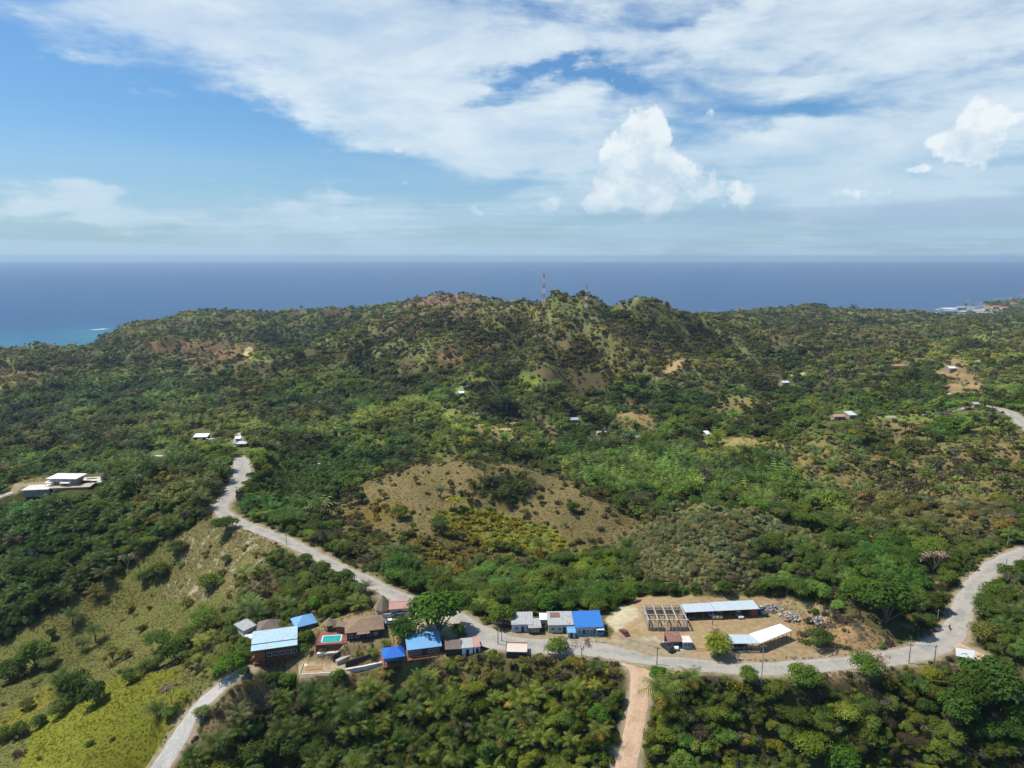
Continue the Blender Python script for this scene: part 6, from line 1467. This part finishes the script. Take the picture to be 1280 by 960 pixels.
# ================= far houses
FARH = [ # u, v (front eave middle), width px, depth m, eave h, roof, wall, kind, label
 (250,546.5,18,7,4.5,'sheet_white','dark','shed','house with a large white roof in the left valley behind the ridge'),
 (199,571,24,4,3,'sheet_white','white','flat','long low white building half hidden by trees behind the left ridge'),
 (301,555,14,7,3.2,'sheet_white','redb','hip','white roofed house with reddish walls beside the village lane'),
 (297,548.5,8,5,3,'sheet_white','white','gable','small white house behind the white roofed house by the lane'),
 (396,583,9,6,3,'sheet_white','white','gable','white roofed hut in the trees left of the brown knoll'),
 (402,574.5,6,5,3,'sheet_rust','tanw','gable','tiny rusty roofed hut above the white one left of the knoll'),
 (577,491.5,7,8,4,'sheet_white','white','gable','small white house in the valley below the bright green slope'),
 (537,489.5,7,8,3,'sheet_grey','white','gable','tiny grey roofed house left of the small white valley house'),
 (309,508.5,7,8,3.5,'sheet_pale','white','hip','small pale blue roofed house in the left forest'),
 (355,513,4,6,3,'sheet_white','white','gable','tiny white hut in the central left forest'),
 (500,471,12,9,4,'cream','cream','flat','pale house on the sandy clearing at the hill foot'),
 (705,515,13,9,3.5,'sheet_rust','tanw','gable','red roofed house on the village slope'),
 (718,525,12,9,3.5,'sheet_grey','white','gable','grey white house below the red roofed one'),
 (735,533.5,6,7,3,'sheet_white','white','gable','tiny white roofed house left of the round tree in the village'),
 (753,542.5,12,9,3.5,'sheet_white','tanw','gable','white roofed house with tan yard in the village'),
 (784,548,11,7,3.2,'sheet_white','tanw','shed','white roofed left half of the long village house'),
 (796,547,12,8,3.6,'sheet_grey','tanw','gable','patchy grey roofed right half of the long village house'),
 (858,547,10,8,3.5,'sheet_white','white','gable','white house in the valley below the tan mound'),
 (886.5,543,6,8,4,'sheet_white','white','shed','small white house right of the valley one'),
 (983,478.5,9,9,4,'sheet_white','white','gable','white roofed house at the left end of the upper track'),
 (1128,457.5,15,11,4,'red_tile','cream','hip','house with an orange tiled roof on the far right ridge'),
 (1192,460.5,9,9,5,'sheet_white','white','gable','pale two storey house on top of the bare slope'),
 (1186,493,8,8,3.5,'sheet_white','white','shed','small white roofed house below the bare slope'),
 (1067,519,10,9,4,'sheet_white','white','shed','white roofed house right part on the right hillside'),
 (1050,521,14,7,3.5,'sheet_pink','tanw','gable','patchy pinkish roofed house left part on the right hillside'),
 (1222,505.5,8,7,3,'sheet_grey','white','gable','grey roofed hut by the turning place on the right hill'),
 (112.5,440,7,12,6,'sheet_white','white','flat','white building on the left shore below the headland'),
 (968,531.5,5,5,3,'sheet_grey','tanw','gable','tiny grey hut left of the pinkish roofed house')]
for i_, (u, v, wpx, D, h, roof, wall, kind, lab) in enumerate(FARH):
    x, y, z = hit(u, v+h*.88*F/(hit(u, v)[1]*CT+80)/1.0)
    zb = z; h = h*.85; roof = 'sheet_far' if roof == 'sheet_white' and i_ % 3 else roof; wall = 'tanw' if wall == 'white' and u > 320 else wall
    root, W = house('house', (u-wpx/2, v), (u+wpx/2, v-.3), zb, h, D, roof, wall, lab, kind, 1.4, .3, (.25,.75), (.5,), 'house', 'small houses scattered over the hills', base=3)
for u, v, st, col, lab in ((262.5,552,'truck',('white',(.75,.75,.74)),'white truck parked right of the large white roofed valley house'),(266,561,'van',('white',(.75,.75,.74)),'white van parked below the white truck'),(296,556,'pickup',('white',(.75,.75,.74)),'white pickup beside the lane house')):
    x, y, z = hit(u, v); vehicle('parked_van' if st != 'truck' else 'truck', 0, 0, 0, 200, st, col, lab, 'truck' if st == 'truck' else 'van', 'parked vehicles', (x, y, z))
for u, v, sx_, sy_, lab in ((258,557,9,7,'tan dirt yard of the white roofed valley house'),):
    x, y, z = hit(u, v); r = empty('yard_slab', (x, y, z), .2, lab, 'yard'); MB().box(-sx_, sx_, -sy_, sy_, -2, .3).build('slab', mat('tan_earth', (.45,.34,.22), rough=1), r)
# resort roofs on the far right shore
for i, (u, v, wpx, roof, lab) in enumerate(((1236,385.5,9,'red_tile','leftmost orange roof of the beach resort'),(1247,383.5,11,'red_tile','wide orange resort roof near the far beach'),(1258,385,10,'red_tile','orange resort roof right of the wide one'),(1270,379.5,8,'red_tile','orange resort roof at the right frame edge'),(1203,384.5,12,'sheet_grey','long grey beach building beside the surf'))):
    x, y, z = hit(u, v+1); zz = max(z, -108)
    house('resort_building', (u-wpx/2, v), (u+wpx/2, v), zz, 7, 22, roof, 'cream', lab, 'hip', 5, 1, (.3,.7), (), 'building', 'resort buildings by the far beach', base=6)
# radio towers
def tower(u, v, vt, wb_, label, seed):
    x, y, z = hit(u, v); H = CAMZ+ray(u, vt)[1]*y-z-2.5; r = empty('radio_tower', (x, y, z-1), .3, label, 'radio tower', 'radio towers on the hilltop'); n = 7
    def hw(t): return wb_/2*(1-t)+.55*t
    for k in range(n):
        t0, t1 = k/n, (k+1)/n; z0, z1 = t0*H, t1*H; a, b = hw(t0), hw(t1); q = MB(); th = .16
        cs = [(-1,-1),(1,-1),(1,1),(-1,1)]
        for i in range(4):
            c0, c1 = cs[i], cs[(i+1) % 4]
            q.tube((c0[0]*a, c0[1]*a, z0), (c0[0]*b, c0[1]*b, z1), th, n=4)
            for m_ in range(2):
                s0, s1 = m_/2, (m_+1)/2; p, w2 = a*(1-s0)+b*s0, a*(1-s1)+b*s1
                q.tube((c0[0]*p, c0[1]*p, z0+(z1-z0)*s0), (c1[0]*w2, c1[1]*w2, z0+(z1-z0)*s1), th*.6, n=3).tube((c1[0]*p, c1[1]*p, z0+(z1-z0)*s0), (c0[0]*w2, c0[1]*w2, z0+(z1-z0)*s1), th*.6, n=3)
        q.build('lattice_section', MM['red' if (n-k) % 2 else 'tw'], r)
    MB().tube((0,0,H), (0,0,H+3.5), .12).build('antenna', MM['red'], r)
    for fz, s in ((.97,1),(.9,-1),(.78,1)): MB().tube((s*hw(fz), -.4, H*fz), (s*(hw(fz)+.15), -1.3, H*fz), .7, .9, 10).build('dish', MM['tw'], r)
    for a in (0, 2.1, 4.2): MB().box(math.cos(a)*1.1-.15, math.cos(a)*1.1+.15, math.sin(a)*1.1-.15, math.sin(a)*1.1+.15, H-2.6, H-.4).build('panel_antenna', MM['tw'], r)
tower(679.5, 385, 338, 4.6, 'taller red and white lattice radio tower on the left of the summit', 1)
tower(732.5, 388, 353, 3.6, 'shorter red and white lattice radio tower right of the tall one', 2)
# ------------------------------------------------------------------ sun, sky, air
SUN_AZ = -78.0     # degrees from straight ahead (+y), negative = left
SUN_EL = 61.0
sd = bpy.data.lights.new('sun', 'SUN'); sd.energy = 3.9; sd.angle = R(.53); sd.color = (1, .955, .88)
so = bpy.data.objects.new('sun', sd); COL.objects.link(so)
so.rotation_euler = Vector((math.sin(R(SUN_AZ))*math.cos(R(SUN_EL)), math.cos(R(SUN_AZ))*math.cos(R(SUN_EL)), math.sin(R(SUN_EL)))).to_track_quat('Z', 'Y').to_euler()
w = bpy.data.worlds.new('World'); scene.world = w; w.use_nodes = True; nt = w.node_tree; nt.nodes.clear()
out = nt.nodes.new('ShaderNodeOutputWorld'); bg = nt.nodes.new('ShaderNodeBackground'); L(nt, bg.outputs[0], out.inputs[0]); bg.inputs[1].default_value = .15
tc = N(nt, 'ShaderNodeTexCoord'); nrm = N(nt, 'ShaderNodeVectorMath', operation='NORMALIZE'); L(nt, tc.outputs['Generated'], nrm.inputs[0])
sx = N(nt, 'ShaderNodeSeparateXYZ'); L(nt, nrm.outputs[0], sx.inputs[0])
def M(op, a, b=None, c=None, clamp=False):
    n = N(nt, 'ShaderNodeMath', operation=op, use_clamp=clamp)
    for i, s in enumerate((a, b, c)):
        if s is None: continue
        if isinstance(s, (int, float)): n.inputs[i].default_value = s
        else: L(nt, s, n.inputs[i])
    return n.outputs[0]
def MRs(x, a, b, lo=0., hi=1.):
    n = N(nt, 'ShaderNodeMapRange', interpolation_type='SMOOTHSTEP'); L(nt, x, n.inputs[0])
    for i, s in enumerate((a, b, lo, hi)): n.inputs[i+1].default_value = s
    return n.outputs[0]
zc = M('MAXIMUM', sx.outputs[2], .012)
cv = N(nt, 'ShaderNodeCombineXYZ'); L(nt, sx.outputs[0], cv.inputs[0]); L(nt, sx.outputs[1], cv.inputs[1]); L(nt, zc, cv.inputs[2])
sky = N(nt, 'ShaderNodeTexSky', sky_type='NISHITA', sun_disc=False); sky.sun_elevation = R(SUN_EL); sky.sun_rotation = R(SUN_AZ); sky.altitude = 250; sky.air_density = 1.0; sky.dust_density = 1.4; sky.ozone_density = 2.2
L(nt, cv.outputs[0], sky.inputs[0])
az = M('ARCTAN2', sx.outputs[0], sx.outputs[1]); el = M('ARCSINE', sx.outputs[2])
def fbm_w(vec, scale, det=8, rough=.6, dist=0, off=(0, 0, 0), st=(1, 1, 1)):
    mp = N(nt, 'ShaderNodeMapping'); mp.inputs['Location'].default_value = off; mp.inputs['Scale'].default_value = st; L(nt, vec, mp.inputs[0])
    q = N(nt, 'ShaderNodeTexNoise'); q.inputs['Scale'].default_value = scale; q.inputs['Detail'].default_value = det; q.inputs['Roughness'].default_value = rough; q.inputs['Distortion'].default_value = dist
    L(nt, mp.outputs[0], q.inputs['Vector']); return q.outputs['Fac']
# plane-projected coordinates for the high cloud sheet
zz = M('ADD', M('MAXIMUM', sx.outputs[2], 0.0), .05)
pv = N(nt, 'ShaderNodeCombineXYZ'); L(nt, M('DIVIDE', sx.outputs[0], zz), pv.inputs[0]); L(nt, M('DIVIDE', sx.outputs[1], zz), pv.inputs[1])
ev = N(nt, 'ShaderNodeCombineXYZ'); L(nt, az, ev.inputs[0]); L(nt, el, ev.inputs[1])
def ae(u, v):
    a, s = ray(u, v); return math.atan(a), math.atan(s/math.sqrt(1+a*a))
# domain warp so the masks below get cloud-like edges
wn1 = fbm_w(ev.outputs[0], 5, 5, .6, 0, (3, 1, 0), (1, 2.2, 1)); wn2 = fbm_w(ev.outputs[0], 5, 5, .6, 0, (9, 5, 2), (1, 2.2, 1))
azw = M('ADD', az, M('MULTIPLY', M('SUBTRACT', wn1, .5), .34)); elw = M('ADD', el, M('MULTIPLY', M('SUBTRACT', wn2, .5), .16))
def blob(u, v, ru, rv, rot=0, A=None, warp=True):
    a0, e0 = ae(u, v); c, s = math.cos(R(rot)), math.sin(R(rot))
    X = M('SUBTRACT', azw if warp else az, a0); Y = M('SUBTRACT', elw if warp else el, e0)
    p = M('ADD', M('MULTIPLY', X, c*F/ru), M('MULTIPLY', Y, s*F/ru)); q = M('ADD', M('MULTIPLY', X, -s*F/rv), M('MULTIPLY', Y, c*F/rv))
    d = M('ADD', M('MULTIPLY', p, p), M('MULTIPLY', q, q))
    g = M('POWER', 2.718, M('MULTIPLY', d, -1.0))
    return M('MULTIPLY', g, A) if A is not None else g
def total(bl):
    s = None
    for b in bl: s = b if s is None else M('ADD', s, b)
    return s
hi = total([blob(330, 20, 260, 75, -14, 1.0), blob(520, 60, 200, 85, -10, 1.0), blob(460, 150, 130, 42, -8, .8), blob(120, 45, 110, 20, -12, .5), blob(640, 175, 190, 36, 0, .85),
            blob(760, 50, 120, 18, 6, .55), blob(960, 30, 170, 60, 0, .9), blob(1180, 50, 220, 90, 0, 1.0), blob(1000, 185, 240, 26, 4, .7), blob(1200, 200, 180, 50, 0, .7),
            blob(300, 262, 360, 26, 0, 1.0), blob(60, 262, 160, 20, 0, .9), blob(900, 240, 420, 34, 0, .9), blob(600, -260, 900, 200, 0, .9),
            blob(200, 175, 190, 60, 0, -.9), blob(690, 95, 110, 10, -6, -.9), blob(840, 25, 60, 20, 30, -.6), blob(500, 225, 260, 20, 0, -.6), blob(640, 118, 60, 8, 10, -.5), blob(980, 80, 90, 10, 0, -.4), blob(1010, 150, 70, 13, 15, -.5), blob(1080, 210, 200, 9, 0, -.35), blob(60, 150, 120, 90, 0, -.4)])
n_hi = fbm_w(pv.outputs[0], .9, 12, .6, .15, (2, 7, 0), (.55, 1.2, 1))
n_fine = fbm_w(ev.outputs[0], 6, 12, .62, .25, (0, 3, 0), (1, 3.0, 1))
cov_hi = MRs(M('ADD', M('MULTIPLY', hi, .46), M('ADD', M('MULTIPLY', M('SUBTRACT', n_hi, .5), 1.0), M('MULTIPLY', M('SUBTRACT', n_fine, .5), 1.25))), .05, .62)
n_str = fbm_w(ev.outputs[0], 3.2, 12, .62, .5, (7, 2, 0), (1.0, 2.6, 1))
den_hi = M('MULTIPLY', cov_hi, M('MULTIPLY', MRs(n_fine, .25, .7, .7, 1.0), MRs(n_str, .35, .6, .72, 1.0)))
col_hi = N(nt, 'ShaderNodeMix', data_type='RGBA'); col_hi.inputs[6].default_value = (3.6, 4.3, 4.75, 1); col_hi.inputs[7].default_value = (4.2, 4.7, 4.95, 1); L(nt, MRs(n_fine, .3, .7), col_hi.inputs[0])
m1 = N(nt, 'ShaderNodeMix', data_type='RGBA'); L(nt, M('MULTIPLY', den_hi, .92), m1.inputs[0]); L(nt, col_hi.outputs[2], m1.inputs[7])
# sky base, a touch of blue
sb = N(nt, 'ShaderNodeMix', data_type='RGBA', blend_type='MULTIPLY'); sb.inputs[0].default_value = 1; L(nt, sky.outputs[0], sb.inputs[6]); sb.inputs[7].default_value = (.34, .53, .67, 1)
L(nt, sb.outputs[2], m1.inputs[6])
# low haze and strata near the horizon
n_lo = fbm_w(ev.outputs[0], 3.2, 8, .6, .4, (1, 0, 4), (1, 9, 1))
lo_m = M('MULTIPLY', MRs(el, .19, .0), MRs(n_lo, .35, .62, .62, .97))
m2 = N(nt, 'ShaderNodeMix', data_type='RGBA'); L(nt, M('MULTIPLY', lo_m, .95), m2.inputs[0]); L(nt, m1.outputs[2], m2.inputs[6]); m2.inputs[7].default_value = (2.35, 3.3, 4.2, 1)
# cumulus: billowy edges from a finer warp
wb1 = fbm_w(ev.outputs[0], 22, 6, .55, 0, (3, 1, 0)); wb2 = fbm_w(ev.outputs[0], 22, 6, .55, 0, (9, 5, 2))
azw = M('ADD', az, M('MULTIPLY', M('SUBTRACT', wb1, .5), .03)); elw = M('ADD', el, M('MULTIPLY', M('SUBTRACT', wb2, .5), .03))
cu = total([blob(806, 160, 20, 18, 0, 1.1), blob(820, 178, 30, 24, 0, .9), blob(792, 186, 26, 20, 0, 1.1), blob(776, 208, 28, 20, 0, 1.2), blob(762, 230, 20, 16, 0, 1.0), blob(745, 256, 22, 12, 0, .9), blob(800, 225, 34, 26, 0, .8), blob(830, 235, 60, 34, 0, .6), blob(690, 255, 16, 14, 0, .9), blob(905, 232, 44, 22, -10, .6), blob(893, 150, 9, 13, 0, .35),
            blob(1222, 158, 24, 28, -40, 1.2), blob(1208, 185, 30, 12, -10, 1.0), blob(1140, 212, 18, 6, 0, .8), blob(1275, 148, 10, 6, 0, .7), blob(410, 272, 26, 8, 0, .6), blob(597, 263, 9, 5, 0, .6), blob(567, 262, 9, 4, 0, .5),
            blob(1070, 240, 40, 10, -14, .6)])
billow = fbm_w(ev.outputs[0], 24, 10, .58, .0, (5, 5, 0))
bil2 = fbm_w(ev.outputs[0], 24, 10, .58, .0, (5.35, 4.7, 0))
cu_m = MRs(M('ADD', cu, M('MULTIPLY', M('SUBTRACT', billow, .5), 2.2)), .42, .72)
lit = M('ADD', M('ADD', M('MULTIPLY', M('SUBTRACT', billow, bil2), 3.2), .45), MRs(el, .07, .19, -.15, .45), clamp=True)
ccu = N(nt, 'ShaderNodeMix', data_type='RGBA'); ccu.inputs[6].default_value = (3.0, 3.75, 4.4, 1); ccu.inputs[7].default_value = (4.6, 4.9, 5.05, 1); L(nt, lit, ccu.inputs[0])
m3 = N(nt, 'ShaderNodeMix', data_type='RGBA'); L(nt, M('MULTIPLY', cu_m, MRs(el, .03, .10, .1, .85)), m3.inputs[0]); L(nt, m2.outputs[2], m3.inputs[6]); L(nt, ccu.outputs[2], m3.inputs[7])
# grey-blue bands low right
gb_ = total([blob(980, 268, 330, 9, 0, .9, False), blob(1150, 280, 220, 12, 0, .8, False), blob(820, 300, 120, 6, 0, .6, False), blob(1240, 255, 120, 14, 0, .7, False)])
gm_ = M('MULTIPLY', MRs(M('ADD', gb_, M('MULTIPLY', M('SUBTRACT', n_fine, .5), 1.0)), .35, 1.0), .55)
m4 = N(nt, 'ShaderNodeMix', data_type='RGBA'); L(nt, gm_, m4.inputs[0]); L(nt, m3.outputs[2], m4.inputs[6]); m4.inputs[7].default_value = (1.9, 2.6, 3.5, 1)
L(nt, m4.outputs[2], bg.inputs[0])

# air: one closed box of even thin haze round everything
def haze():
    hb = MB().box(-32000, 32000, -5000, 31000, -136, 135)
    m, nt2, o2 = newmat('haze_air')
    pv2 = N(nt2, 'ShaderNodeVolumePrincipled'); pv2.inputs['Color'].default_value = (.60, .80, 1.0, 1); pv2.inputs['Density'].default_value = HAZE; pv2.inputs['Anisotropy'].default_value = .2
    L(nt2, pv2.outputs[0], o2.inputs['Volume'])
    o = hb.build('haze', m); tag(o, 'thin pale haze over the island and sea', 'haze', kind='stuff')
HAZE = 5.0e-5
haze()
scene.view_settings.view_transform = 'Standard'; scene.view_settings.look = 'None'; scene.view_settings.exposure = .36; scene.view_settings.gamma = 1
scene.render.engine = 'CYCLES'
